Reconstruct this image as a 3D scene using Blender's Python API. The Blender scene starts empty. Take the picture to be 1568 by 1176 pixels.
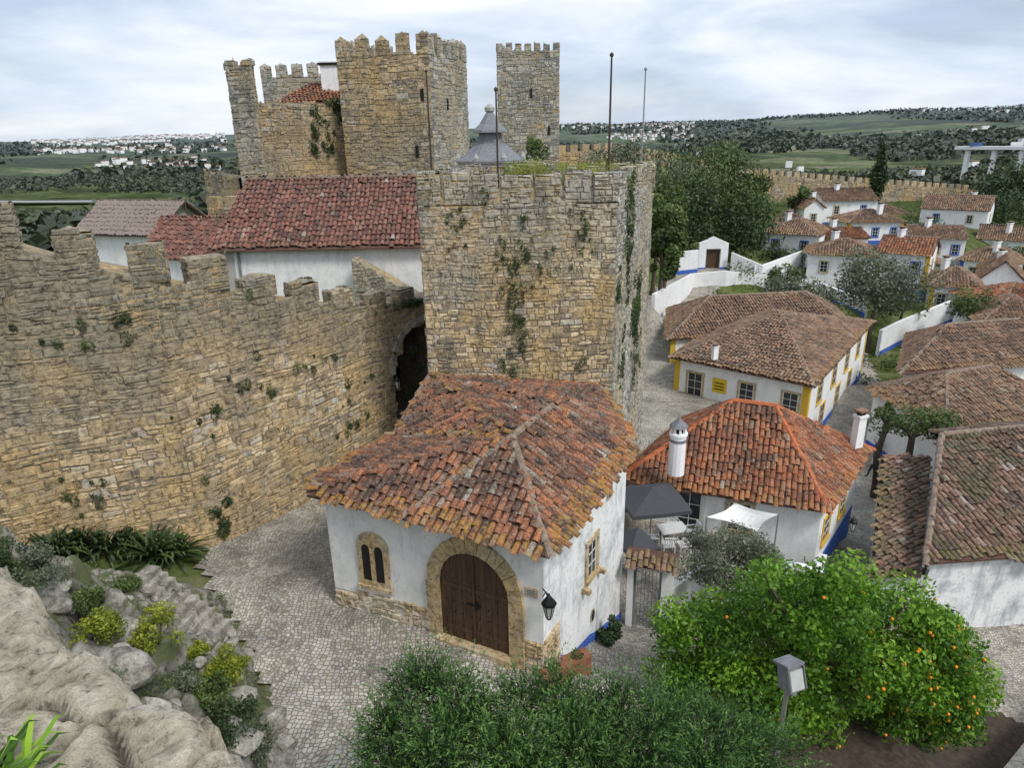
import bpy, math, random, bmesh
import numpy as np
from mathutils import Vector, Matrix, noise as mn
rng=np.random.default_rng(7); random.seed(7)
PIT=math.radians(19.9); ROLL=0.0192; FPX=1056.0
cP,sP=math.cos(PIT),math.sin(PIT)
# ---------- pixel helper: image-pixel ray cast from the camera on the wall-walk (13 m above the street) + assumed depth/height -> world point
def pix_ray(px,py):
    u=(px-784)/FPX; v=(py-588)/FPX
    U=u-ROLL*v; V=v+ROLL*u; d=cP-V*sP
    return U/d,-(sP+V*cP)/d
def SY(px,py,Y):
    a,b=pix_ray(px,py); return np.array([a*Y,Y,13+b*Y])
def SZ(px,py,z):
    a,b=pix_ray(px,py); Y=(z-13)/b; return np.array([a*Y,Y,z])

# ---------- materials
MATS={}
def nt(name):
    m=bpy.data.materials.new(name); m.use_nodes=True; t=m.node_tree; MATS[name]=m
    return m,t,t.nodes,t.links,t.nodes['Principled BSDF']
def N(t,typ,**k):
    n=t.nodes.new(typ)
    for a,b in k.items():
        if a.startswith('i_'):
            key=a[2:]; key=int(key) if key.isdigit() else key.replace('_',' ')
            n.inputs[key].default_value=b
        else: setattr(n,a,b)
    return n
def ramp(t,stops):
    n=t.nodes.new('ShaderNodeValToRGB'); e=n.color_ramp.elements
    while len(e)>1: e.remove(e[-1])
    e[0].position=stops[0][0]; e[0].color=(*stops[0][1],1)
    for p,c in stops[1:]:
        x=e.new(p); x.color=(*c,1)
    return n
def g3(v): return (v,v,v)
def mixc(t,a,b,f,mode='MIX'):
    n=t.nodes.new('ShaderNodeMix'); n.data_type='RGBA'; n.blend_type=mode
    for sock,val in ((n.inputs[0],f),(n.inputs[6],a),(n.inputs[7],b)):
        if hasattr(val,'is_output'): t.links.new(val,sock)
        elif isinstance(val,(int,float)): sock.default_value=val
        else: sock.default_value=(*val,1)
    return n.outputs[2]
def coords(t,scale=(1,1,1)):
    g=t.nodes.new('ShaderNodeNewGeometry'); m=t.nodes.new('ShaderNodeMapping'); m.inputs['Scale'].default_value=scale
    t.links.new(g.outputs['Position'],m.inputs['Vector']); return m.outputs['Vector']
def noise(t,vec,scale,detail=5,rough=.6,dist=0):
    n=N(t,'ShaderNodeTexNoise',i_Scale=scale,i_Detail=min(detail,4.0),i_Roughness=rough,i_Distortion=dist)
    t.links.new(vec,n.inputs['Vector']); return n.outputs['Fac']
def bump(t,h,bs,strength=.5,dist=.02):
    b=N(t,'ShaderNodeBump',i_Strength=strength,i_Distance=dist); t.links.new(h,b.inputs['Height']); t.links.new(b.outputs['Normal'],bs.inputs['Normal'])
def attr(t,n):
    a=N(t,'ShaderNodeAttribute',attribute_name=n); return a.outputs['Fac']
def simple(name,c,r=.7,metal=0,nv=.15):
    m,t,n,l,bs=nt(name); v=coords(t)
    f=noise(t,v,6,3); R=ramp(t,[(.3,g3(1-nv)),(.7,g3(1))]); l.new(f,R.inputs[0])
    l.new(mixc(t,c,R.outputs[0],1.0,'MULTIPLY'),bs.inputs['Base Color'])
    bs.inputs['Roughness'].default_value=r; bs.inputs['Metallic'].default_value=metal
def plaster(name,c=(.84,.84,.83),st=(.42,.44,.44),amt=.42):
    m,t,n,l,bs=nt(name)
    v=coords(t); vs=coords(t,(1,1,.16))
    f1=noise(t,v,.9,4,.7); f2=noise(t,vs,3.2,4,.7)
    r1=ramp(t,[(.48,g3(0)),(.72,g3(amt))]); l.new(f1,r1.inputs[0])
    r2=ramp(t,[(.52,g3(0)),(.75,g3(amt))]); l.new(f2,r2.inputs[0])
    a=mixc(t,c,st,r1.outputs[0]); b=mixc(t,a,st,r2.outputs[0])
    f4=noise(t,v,7,4,.8); r4=ramp(t,[(.56,g3(0)),(.63,g3(amt*.95))]); l.new(f4,r4.inputs[0])
    b=mixc(t,b,(.42,.46,.50),r4.outputs[0])
    l.new(b,bs.inputs['Base Color']); bs.inputs['Roughness'].default_value=.9
    bump(t,f4,bs,.3,.02)
def tile(name,stops,dark=(.07,.05,.04),damt=.7,eave=(.42,.23,.035),eamt=.3,sc=1.0):
    m,t,n,l,bs=nt(name); v=coords(t)
    R=ramp(t,stops); l.new(attr(t,'rnd'),R.inputs[0])
    f=noise(t,v,.8*sc,4,.75); r1=ramp(t,[(.43,g3(0)),(.62,g3(damt))]); l.new(f,r1.inputs[0])
    a=mixc(t,R.outputs[0],dark,r1.outputs[0])
    f2=noise(t,v,9,4,.7); r2=ramp(t,[(.5,g3(0)),(.7,g3(.7))]); l.new(f2,r2.inputs[0])
    a=mixc(t,a,(.38,.35,.29),r2.outputs[0])
    f5=noise(t,v,22,3,.7); r5=ramp(t,[(.40,g3(.35)),(.58,g3(1.05))]); l.new(f5,r5.inputs[0]); a=mixc(t,a,r5.outputs[0],1.0,'MULTIPLY')
    f3=noise(t,v,5,4,.8); r3=ramp(t,[(.46,g3(0)),(.58,g3(eamt))]); l.new(f3,r3.inputs[0])
    mu=N(t,'ShaderNodeMath',operation='MULTIPLY'); l.new(attr(t,'edge'),mu.inputs[0]); l.new(r3.outputs[0],mu.inputs[1])
    a=mixc(t,a,eave,mu.outputs[0])
    l.new(a,bs.inputs['Base Color']); bs.inputs['Roughness'].default_value=.9
def stone(name,stops,lich=(.24,.235,.205),lamt=.7,ztint=None,psc=.45,och=(.52,.36,.16),dark=.5):
    m,t,n,l,bs=nt(name); v=coords(t)
    R=ramp(t,stops); l.new(attr(t,'rnd'),R.inputs[0])
    f=noise(t,v,psc,4,.75); r1=ramp(t,[(.46,g3(0)),(.6,g3(lamt))]); l.new(f,r1.inputs[0])
    fo=noise(t,v,psc*.8+.07,3,.65); ro=ramp(t,[(.44,g3(.0)),(.56,g3(.75))]); l.new(fo,ro.inputs[0])
    a=mixc(t,R.outputs[0],och,ro.outputs[0],'MIX')
    a=mixc(t,a,lich,r1.outputs[0])
    if ztint:
        z0,z1,col,am=ztint
        s=N(t,'ShaderNodeSeparateXYZ'); g=N(t,'ShaderNodeNewGeometry'); l.new(g.outputs['Position'],s.inputs[0])
        ad=N(t,'ShaderNodeMath',operation='MULTIPLY_ADD'); l.new(f,ad.inputs[0]); ad.inputs[1].default_value=7.0; l.new(s.outputs[2],ad.inputs[2])
        mr=N(t,'ShaderNodeMapRange'); l.new(ad.outputs[0],mr.inputs[0]); mr.inputs[1].default_value=z0+3.5; mr.inputs[2].default_value=z1+3.5; mr.inputs[4].default_value=am
        a=mixc(t,a,col,mr.outputs[0])
    vz=coords(t,(1,1,.22)); fs=noise(t,vz,1.3,4,.7); rs=ramp(t,[(.52,g3(0)),(.66,g3(dark))]); l.new(fs,rs.inputs[0]); a=mixc(t,a,(.11,.11,.085),rs.outputs[0])
    f2=noise(t,v,5.5,4,.85); r2=ramp(t,[(.36,g3(.36)),(.5,g3(1.0)),(.62,g3(1.25))]); l.new(f2,r2.inputs[0])
    a=mixc(t,a,r2.outputs[0],1.0,'MULTIPLY')
    l.new(a,bs.inputs['Base Color']); bs.inputs['Roughness'].default_value=.95; bump(t,f2,bs,.9,.05)
def hazed(t,l,col,d0,d1,am,hc=(.15,.19,.215)):  # aerial haze painted into the base colour, bluer with distance
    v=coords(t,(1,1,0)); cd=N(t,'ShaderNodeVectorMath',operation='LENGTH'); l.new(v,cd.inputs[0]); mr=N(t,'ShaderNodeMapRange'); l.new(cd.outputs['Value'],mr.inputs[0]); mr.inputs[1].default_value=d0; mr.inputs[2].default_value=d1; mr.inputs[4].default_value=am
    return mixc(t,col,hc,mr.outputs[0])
def leafm(name,stops,tr=.25,haze=False):
    m,t,n,l,bs=nt(name)
    R=ramp(t,stops); l.new(attr(t,'rnd'),R.inputs[0]); col=R.outputs[0]
    if haze: col=hazed(t,l,col,600,5000,.75,(.12,.155,.175))  # far foliage: air haze tinted into leaf colour
    l.new(col,bs.inputs['Base Color'])
    bs.inputs['Roughness'].default_value=.5; bs.inputs['Specular IOR Level'].default_value=.35
    T=N(t,'ShaderNodeBsdfTranslucent'); l.new(col,T.inputs['Color']); M=N(t,'ShaderNodeMixShader',i_0=tr)
    l.new(bs.outputs[0],M.inputs[1]); l.new(T.outputs[0],M.inputs[2]); l.new(M.outputs[0],n['Material Output'].inputs[0])

plaster('white_plaster'); plaster('old_plaster',(.84,.84,.84),(.25,.29,.32),.85); plaster('clean_plaster',(.86,.86,.86),(.5,.5,.5),.4)
plaster('yellow_paint',(.68,.42,.03),(.4,.3,.1),.4); plaster('blue_paint',(.035,.12,.5),(.1,.15,.3),.4)
T1=[(0,(.07,.045,.035)),(.2,(.17,.08,.05)),(.42,(.33,.13,.065)),(.62,(.48,.18,.075)),(.76,(.32,.18,.12)),(.9,(.42,.36,.29)),(1,(.56,.49,.41))]
tile('old_tile',T1,dark=(.06,.045,.037),damt=.85,eamt=.6)
tile('orange_tile',[(0,(.20,.07,.035)),(.3,(.38,.12,.05)),(.6,(.52,.18,.07)),(.85,(.44,.24,.14)),(1,(.46,.39,.31))],damt=.7)
tile('brown_tile',[(0,(.12,.08,.06)),(.3,(.27,.155,.095)),(.6,(.41,.23,.135)),(.85,(.39,.28,.19)),(1,(.5,.43,.34))],damt=.55)
tile('red_tile',[(0,(.12,.05,.045)),(.3,(.22,.08,.06)),(.6,(.33,.125,.085)),(.85,(.36,.21,.16)),(1,(.5,.43,.38))],damt=.5,eamt=.1)
tile('moss_tile',[(0,(.08,.055,.045)),(.4,(.22,.12,.08)),(.7,(.34,.19,.13)),(1,(.58,.52,.45))],dark=(.10,.10,.045),damt=.8,eave=(.3,.28,.05))
simple('orange_ridge',(.55,.16,.06),.85,0,.3); simple('mortar_ridge',(.32,.24,.18),.9,0,.6); simple('roof_under',(.13,.07,.05),.9,0,.5)
simple('new_tile_metal',(.24,.19,.165),.7)
S1=[(0,(.23,.19,.13)),(.25,(.42,.32,.19)),(.55,(.57,.43,.25)),(.8,(.68,.54,.34)),(1,(.47,.44,.38))]
SG=[(0,(.19,.185,.165)),(.3,(.33,.32,.285)),(.6,(.43,.42,.375)),(.85,(.54,.52,.45)),(1,(.46,.39,.28))]
stone('tower_stone',S1,lamt=.3,ztint=(7.5,11.0,(.36,.35,.32),.75),dark=.5)
stone('tower_grey',SG,lamt=.45,och=(.4,.345,.24),dark=.6)
stone('wall_stone',S1,lamt=.45,ztint=(3.5,9.0,(.175,.165,.135),.78),psc=.3,dark=.32)
stone('castle_stone',[(0,(.22,.19,.14)),(.3,(.35,.28,.19)),(.6,(.47,.37,.23)),(.85,(.56,.43,.26)),(1,(.44,.41,.36))],lamt=.4,psc=.2,och=(.48,.33,.15))
stone('castle_grey',SG,lamt=.4,psc=.2,och=(.40,.345,.25))
stone('frame_stone',[(0,(.42,.36,.26)),(.5,(.55,.46,.33)),(1,(.62,.53,.4))],lamt=.2,dark=.2)
stone('mortar_back',[(0,(.24,.195,.14)),(1,(.26,.215,.16))],lamt=.5)
stone('mortar_grey',[(0,(.19,.185,.165)),(1,(.21,.2,.18))],lamt=.5)
simple('glass_dark',(.025,.03,.035),.15); simple('white_wood',(.75,.75,.73),.6); simple('dark',(.012,.011,.01),.95)
simple('iron_black',(.02,.02,.022),.45,.6); simple('pole_brown',(.07,.045,.035),.6,.3); simple('steel',(.4,.41,.42),.4,.8)
simple('slate_grey',(.22,.23,.25),.7,0,.4); simple('fabric_grey',(.06,.063,.075),.85); simple('fabric_white',(.8,.8,.78),.8)
simple('lamp_glass',(.5,.52,.5),.15); simple('chair_white',(.72,.73,.74),.5); simple('sign_yellow',(.75,.52,.02),.6); simple('plaque',(.5,.47,.4),.7)
simple('bark',(.13,.10,.075),.95,0,.5); simple('orange_fruit',(.85,.3,.01),.5); simple('skin',(.5,.3,.21),.6); simple('cloth_white',(.7,.7,.7),.8)
simple('cloth_dark',(.03,.035,.05),.8); simple('cloth_blue',(.05,.12,.3),.8); simple('hair',(.04,.025,.015),.8); simple('planter',(.3,.12,.07),.9,0,.5)
simple('concrete',(.42,.41,.39),.9); simple('asphalt',(.3,.3,.3),.9); simple('soil',(.09,.065,.045),1,0,.6); simple('cable_dark',(.12,.11,.10),.8)
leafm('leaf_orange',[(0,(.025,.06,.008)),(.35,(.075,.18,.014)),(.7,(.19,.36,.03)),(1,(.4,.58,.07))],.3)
leafm('leaf_dark',[(0,(.02,.035,.015)),(.5,(.045,.08,.028)),(1,(.11,.17,.05))])
leafm('leaf_mid',[(0,(.04,.06,.02)),(.5,(.09,.14,.04)),(1,(.2,.27,.08))])
leafm('leaf_olive',[(0,(.06,.075,.04)),(.5,(.14,.165,.10)),(1,(.26,.29,.2))])
leafm('leaf_juniper',[(0,(.015,.032,.011)),(.4,(.05,.11,.03)),(.75,(.13,.25,.06)),(1,(.28,.42,.12))],.25)
leafm('leaf_yellow',[(0,(.07,.10,.01)),(.5,(.22,.27,.025)),(1,(.42,.44,.05))])
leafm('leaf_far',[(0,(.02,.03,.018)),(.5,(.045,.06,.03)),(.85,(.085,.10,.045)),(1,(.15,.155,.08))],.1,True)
m,t,n,l,bs=nt('door_wood'); v=coords(t,(1,1,.12)); f=noise(t,v,9,4,.7); R=ramp(t,[(.3,(.03,.015,.008)),(.7,(.11,.058,.03))]); l.new(f,R.inputs[0]); l.new(R.outputs[0],bs.inputs['Base Color']); bs.inputs['Roughness'].default_value=.6; bump(t,f,bs,.4,.01)
# cobbles
m,t,n,l,bs=nt('cobblestone'); v=coords(t)
nz=N(t,'ShaderNodeTexNoise',i_Scale=.35,i_Detail=2.0); l.new(v,nz.inputs['Vector'])
vm=N(t,'ShaderNodeVectorMath',operation='MULTIPLY_ADD'); l.new(nz.outputs['Color'],vm.inputs[0]); vm.inputs[1].default_value=(1.2,1.2,0); l.new(v,vm.inputs[2])
vo=N(t,'ShaderNodeTexVoronoi',feature='DISTANCE_TO_EDGE',i_Scale=9.0,i_Randomness=.5); l.new(vm.outputs[0],vo.inputs['Vector'])
vc=N(t,'ShaderNodeTexVoronoi',feature='F1',i_Scale=9.0,i_Randomness=.5); l.new(vm.outputs[0],vc.inputs['Vector'])
sx=N(t,'ShaderNodeSeparateColor'); l.new(vc.outputs['Color'],sx.inputs[0])
R=ramp(t,[(0,(.30,.27,.22)),(.4,(.43,.395,.33)),(.8,(.54,.505,.435)),(1,(.39,.385,.365))]); l.new(sx.outputs[0],R.inputs[0])
E=ramp(t,[(.0,g3(0)),(.14,g3(1))]); l.new(vo.outputs['Distance'],E.inputs[0])
a=mixc(t,(.19,.17,.13),R.outputs[0],E.outputs[0])
f=noise(t,v,.5,4,.75); r1=ramp(t,[(.35,g3(.58)),(.62,g3(1.1))]); l.new(f,r1.inputs[0]); a=mixc(t,a,r1.outputs[0],1.0,'MULTIPLY')
l.new(a,bs.inputs['Base Color']); bs.inputs['Roughness'].default_value=.85; bump(t,E.outputs[0],bs,.7,.03)
def rock(name,stops,moss=None,sc=2.2):
    m,t,n,l,bs=nt(name); v=coords(t); nn=N(t,'ShaderNodeTexNoise',i_Scale=sc,i_Detail=8.0,i_Roughness=.75,i_Distortion=.3); l.new(v,nn.inputs['Vector']); R=ramp(t,stops); l.new(nn.outputs['Fac'],R.inputs[0]); a=R.outputs[0]
    n2=N(t,'ShaderNodeTexNoise',i_Scale=sc*5,i_Detail=6.0,i_Roughness=.8); l.new(v,n2.inputs['Vector']); r2=ramp(t,[(.36,g3(.35)),(.45,g3(.92)),(.6,g3(1.1))]); l.new(n2.outputs['Fac'],r2.inputs[0]); a=mixc(t,a,r2.outputs[0],1.0,'MULTIPLY')
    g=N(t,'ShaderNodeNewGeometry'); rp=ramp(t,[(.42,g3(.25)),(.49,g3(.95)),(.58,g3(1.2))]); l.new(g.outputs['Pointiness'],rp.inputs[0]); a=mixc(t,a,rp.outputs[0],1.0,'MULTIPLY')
    if moss:
        f=noise(t,v,1.1,4,.7,.5); r3=ramp(t,[(.48,g3(0)),(.56,g3(.85))]); l.new(f,r3.inputs[0]); a=mixc(t,a,moss,r3.outputs[0])
    l.new(a,bs.inputs['Base Color']); bs.inputs['Roughness'].default_value=.95; bump(t,n2.outputs['Fac'],bs,1,.06)
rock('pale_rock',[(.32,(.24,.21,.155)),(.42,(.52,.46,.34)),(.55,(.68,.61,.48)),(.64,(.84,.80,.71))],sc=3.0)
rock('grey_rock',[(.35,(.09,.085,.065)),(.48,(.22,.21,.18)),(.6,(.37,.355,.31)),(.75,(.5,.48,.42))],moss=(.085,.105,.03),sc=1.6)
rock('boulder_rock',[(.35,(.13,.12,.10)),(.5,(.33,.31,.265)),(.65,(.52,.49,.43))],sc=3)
# terrain
m,t,n,l,bs=nt('terrain_ground'); v=coords(t,(1,1,0))
f=noise(t,v,.0045,4,.65); R=ramp(t,[(.38,(.03,.04,.022)),(.50,(.05,.062,.03)),(.56,(.10,.125,.055)),(.62,(.15,.16,.085)),(.7,(.07,.085,.04))]); l.new(f,R.inputs[0])
vo=N(t,'ShaderNodeTexVoronoi',i_Scale=.007)
vs=coords(t,(1,2.0,0)); l.new(vs,vo.inputs['Vector']); sx=N(t,'ShaderNodeSeparateColor'); l.new(vo.outputs['Color'],sx.inputs[0])
R2=ramp(t,[(.0,(.045,.06,.03)),(.35,(.075,.10,.04)),(.6,(.14,.19,.065)),(.78,(.25,.23,.15)),(.9,(.09,.13,.045))]); l.new(sx.outputs[0],R2.inputs[0])
f4=noise(t,v,.0022,3); r4=ramp(t,[(.46,g3(.1)),(.54,g3(.85))]); l.new(f4,r4.inputs[0])
a=mixc(t,R.outputs[0],R2.outputs[0],r4.outputs[0])
f3=noise(t,v,.05,4,.8); r3=ramp(t,[(.35,g3(.45)),(.65,g3(1.25))]); l.new(f3,r3.inputs[0]); a=mixc(t,a,r3.outputs[0],1.0,'MULTIPLY')
cd=N(t,'ShaderNodeVectorMath',operation='LENGTH'); l.new(v,cd.inputs[0])
m0=N(t,'ShaderNodeMapRange'); l.new(cd.outputs['Value'],m0.inputs[0]); m0.inputs[1].default_value=90; m0.inputs[2].default_value=220
f7=noise(t,v,.7,4,.8); r7=ramp(t,[(.35,(.04,.05,.02)),(.5,(.10,.13,.04)),(.65,(.17,.16,.09))]); l.new(f7,r7.inputs[0]); a=mixc(t,r7.outputs[0],a,m0.outputs[0])
a=hazed(t,l,a,900,5500,.82)  # distant ground albedo carries painted bluish haze
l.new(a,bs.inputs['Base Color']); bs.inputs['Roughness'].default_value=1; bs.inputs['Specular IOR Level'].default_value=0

# ---------- mesh builder
class MB:
    def __init__(s): s.V=[];s.F=[];s.R=[];s.E=[];s.M=[];s.n=0;s.mats=[]
    def mi(s,m):
        if m not in s.mats: s.mats.append(m)
        return s.mats.index(m)
    def add(s,verts,faces,mat,rnd=.5,edge=0):
        verts=np.asarray(verts,float).reshape(-1,3); s.V.append(verts); k=s.mi(mat)
        for f in faces:
            s.F.append([i+s.n for i in f]); s.R.append(rnd); s.E.append(edge); s.M.append(k)
        s.n+=len(verts)
    def batch(s,verts,tf,mat,rnd,edge=None):
        Nn,K=verts.shape[:2]
        if Nn==0: return
        k=s.mi(mat); s.V.append(verts.reshape(-1,3))
        off=s.n+np.arange(Nn)*K
        for f in tf:
            s.F.extend((off[:,None]+np.array(f)[None]).tolist()); s.R.extend(np.asarray(rnd).tolist()); s.E.extend((np.zeros(Nn) if edge is None else edge).tolist()); s.M.extend([k]*Nn)
        s.n+=Nn*K
    def obj(s,name,parent=None,smooth=False):
        me=bpy.data.meshes.new(name); V=np.concatenate(s.V) if s.V else np.zeros((0,3))
        me.from_pydata(V.tolist(),[],s.F)
        for m in s.mats: me.materials.append(MATS[m])
        me.polygons.foreach_set('material_index',np.array(s.M,dtype=np.int32))
        a=me.attributes.new('rnd','FLOAT','FACE'); a.data.foreach_set('value',np.array(s.R,dtype=np.float32))
        if any(s.E):
            a=me.attributes.new('edge','FLOAT','FACE'); a.data.foreach_set('value',np.array(s.E,dtype=np.float32))
        if smooth: me.polygons.foreach_set('use_smooth',np.ones(len(s.F),dtype=bool))
        me.update(); o=bpy.data.objects.new(name,me); bpy.context.collection.objects.link(o)
        if parent: o.parent=parent
        return o
def empty(name):
    o=bpy.data.objects.new(name,None); bpy.context.collection.objects.link(o); return o
def nrm(v): v=np.asarray(v,float); return v/np.linalg.norm(v)
def frame(p0,p1):
    p0=np.array([p0[0],p0[1]],float); p1=np.array([p1[0],p1[1]],float); d=p1-p0; L=np.linalg.norm(d); d/=L; nn=np.array([d[1],-d[0]])
    def f(u,n,z): q=p0+d*u+nn*n; return (q[0],q[1],z)
    f.L=L; return f
BF=[(0,3,2,1),(4,5,6,7),(0,1,5,4),(1,2,6,5),(2,3,7,6),(3,0,4,7)]
def obox(mb,f,u0,u1,n0,n1,z0,z1,mat,rnd=.5):
    vs=[f(u0,n1,z0),f(u1,n1,z0),f(u1,n0,z0),f(u0,n0,z0),f(u0,n1,z1),f(u1,n1,z1),f(u1,n0,z1),f(u0,n0,z1)]
    mb.add(vs,BF,mat,rnd)
def box(mb,c,s,mat,ang=0,rnd=.5):
    ca,sa=math.cos(ang),math.sin(ang)
    def f(u,n,z): return (c[0]+ca*u+sa*n, c[1]+sa*u-ca*n, z)
    obox(mb,f,-s[0]/2,s[0]/2,-s[1]/2,s[1]/2,c[2]-s[2]/2,c[2]+s[2]/2,mat,rnd)
def tube(mb,pts,rad,mat,seg=8,rnd=.5,cap=True):
    pts=[np.array(p,float) for p in pts]
    if not hasattr(rad,'__len__'): rad=[rad]*len(pts)
    V=[]
    for i,p in enumerate(pts):
        d=nrm(pts[min(i+1,len(pts)-1)]-pts[max(i-1,0)]); a=np.cross(d,[0,0,1.])
        if np.linalg.norm(a)<.05: a=np.array([1.,0,0])
        a=nrm(a); b=np.cross(d,a)
        for k in range(seg):
            th=2*math.pi*k/seg; V.append(p+rad[i]*(a*math.cos(th)+b*math.sin(th)))
    F=[]
    for i in range(len(pts)-1):
        for k in range(seg): F.append((i*seg+k,i*seg+(k+1)%seg,(i+1)*seg+(k+1)%seg,(i+1)*seg+k))
    if cap: F.append(tuple(range(seg))); F.append(tuple((len(pts)-1)*seg+k for k in range(seg)))
    mb.add(V,F,mat,rnd)
def lathe(mb,c,prof,mat,seg=12,rnd=.5,rot=0):
    V=[];F=[]
    for (r,z) in prof:
        for k in range(seg):
            th=2*math.pi*k/seg+rot; V.append((c[0]+r*math.cos(th),c[1]+r*math.sin(th),c[2]+z))
    for i in range(len(prof)-1):
        for k in range(seg): F.append((i*seg+k,i*seg+(k+1)%seg,(i+1)*seg+(k+1)%seg,(i+1)*seg+k))
    F.append(tuple((len(prof)-1)*seg+k for k in range(seg)))
    mb.add(V,F,mat,rnd)
def inpoly(x,y,P):
    r=np.zeros(x.shape,bool); n=len(P)
    for i in range(n):
        x0,y0=P[i][:2];x1,y1=P[(i+1)%n][:2]
        if y0==y1: continue
        c=((y0>y)!=(y1>y))&(x<(x1-x0)*(y-y0)/(y1-y0)+x0); r^=c
    return r
def tiles(mb,poly,w=.21,l=.36,mat='old_tile',seg=4,under='roof_under',th=.07):
    P=np.array(poly,float); n=np.zeros(3); c0=P.mean(0)
    for i in range(len(P)): n+=np.cross(P[i]-c0,P[(i+1)%len(P)]-c0)
    n=nrm(n)
    if n[2]<0: n=-n; P=P[::-1]
    P=P.copy(); P[:,2]=c0[2]-((P[:,0]-c0[0])*n[0]+(P[:,1]-c0[1])*n[1])/n[2]
    d=np.array([0,0,-1.]); d=d-n*d.dot(n); d=nrm(d); a=np.cross(n,d)
    O=P[0]; s=(P-O)@a; t=(P-O)@d; Q=list(zip(s,t))
    S=np.arange(s.min(),s.max(),w); T=np.arange(t.min()-l/2,t.max(),l)
    gs,gt=np.meshgrid(S+w/2,T); gs=gs.ravel();gt=gt.ravel()
    k=inpoly(gs,gt+l*.5,Q)&(inpoly(gs,gt+l*.05,Q)|inpoly(gs,gt+l*.95,Q)); gs=gs[k];gt=gt[k]
    ed=(~inpoly(gs,gt+l*1.7,Q)).astype(float)
    M=len(gs); col=np.floor(gs/w).astype(int)
    gs=gs+rng.normal(0,.014,M)+.025*np.sin(gt*1.3+col*.2); gt=gt+rng.normal(0,.04,M)+.06*np.sin(col*1.7); rot=rng.normal(0,.05,M)
    th_=np.linspace(0,math.pi,seg+1); tv=[]
    for tt,rs,lift in ((0,.40,.010),(l*1.18,.50,.05)):
        for q in th_: tv.append((-w*rs*math.cos(q),tt,w*rs*math.sin(q)*.85+lift))
    tv=np.array(tv)
    ls=tv[None,:,0]+0*gs[:,None]; lt=tv[None,:,1]+0*gs[:,None]; ln=tv[None,:,2]+(rng.normal(0,.012,M)+.03*np.sin(gs*1.1)*np.sin(gt*.9))[:,None]
    X=gs[:,None]+ls-rot[:,None]*lt; Y=gt[:,None]+lt
    V=O+X[...,None]*a+Y[...,None]*d+ln[...,None]*n
    F=[(i,i+seg+1,i+seg+2,i+1) for i in range(seg)]
    r=rng.random(M)*.85+(rng.random(M)>.9)*.25
    cr=rng.random(4000); r=np.clip(r*.82+.18*cr[col%4000],0,1)
    mb.batch(V,F,mat,r,ed)
    lo=P-np.array([0,0,th]); m=len(P)
    F2=[tuple(range(m)),tuple(range(2*m-1,m-1,-1))]+[(i,m+i,m+(i+1)%m,(i+1)%m) for i in range(m)]
    mb.add(np.concatenate([P,lo]),F2,under)
def ridge(mb,p,q,mat='mortar_ridge',r=.13,l=.4,seg=4):
    p=np.array(p,float);q=np.array(q,float); L=np.linalg.norm(q-p); d=(q-p)/L; a=nrm(np.cross(d,[0,0,1.])); up=np.cross(a,d)
    n=max(1,int(L/l))
    for i in range(n):
        s=p+d*L*i/n; e=p+d*L*(i+1.15)/n; V=[]
        j=random.gauss(0,.015)
        for pt,rr in ((s,r*.9),(e,r*1.08)):
            for k in range(seg+1):
                th=math.pi*k/seg; V.append(pt+a*(-rr*math.cos(th)+j)+up*(rr*math.sin(th)*.9-.01))
        mb.add(V,[(k,k+seg+1,k+seg+2,k+1) for k in range(seg)],mat,random.random())
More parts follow.
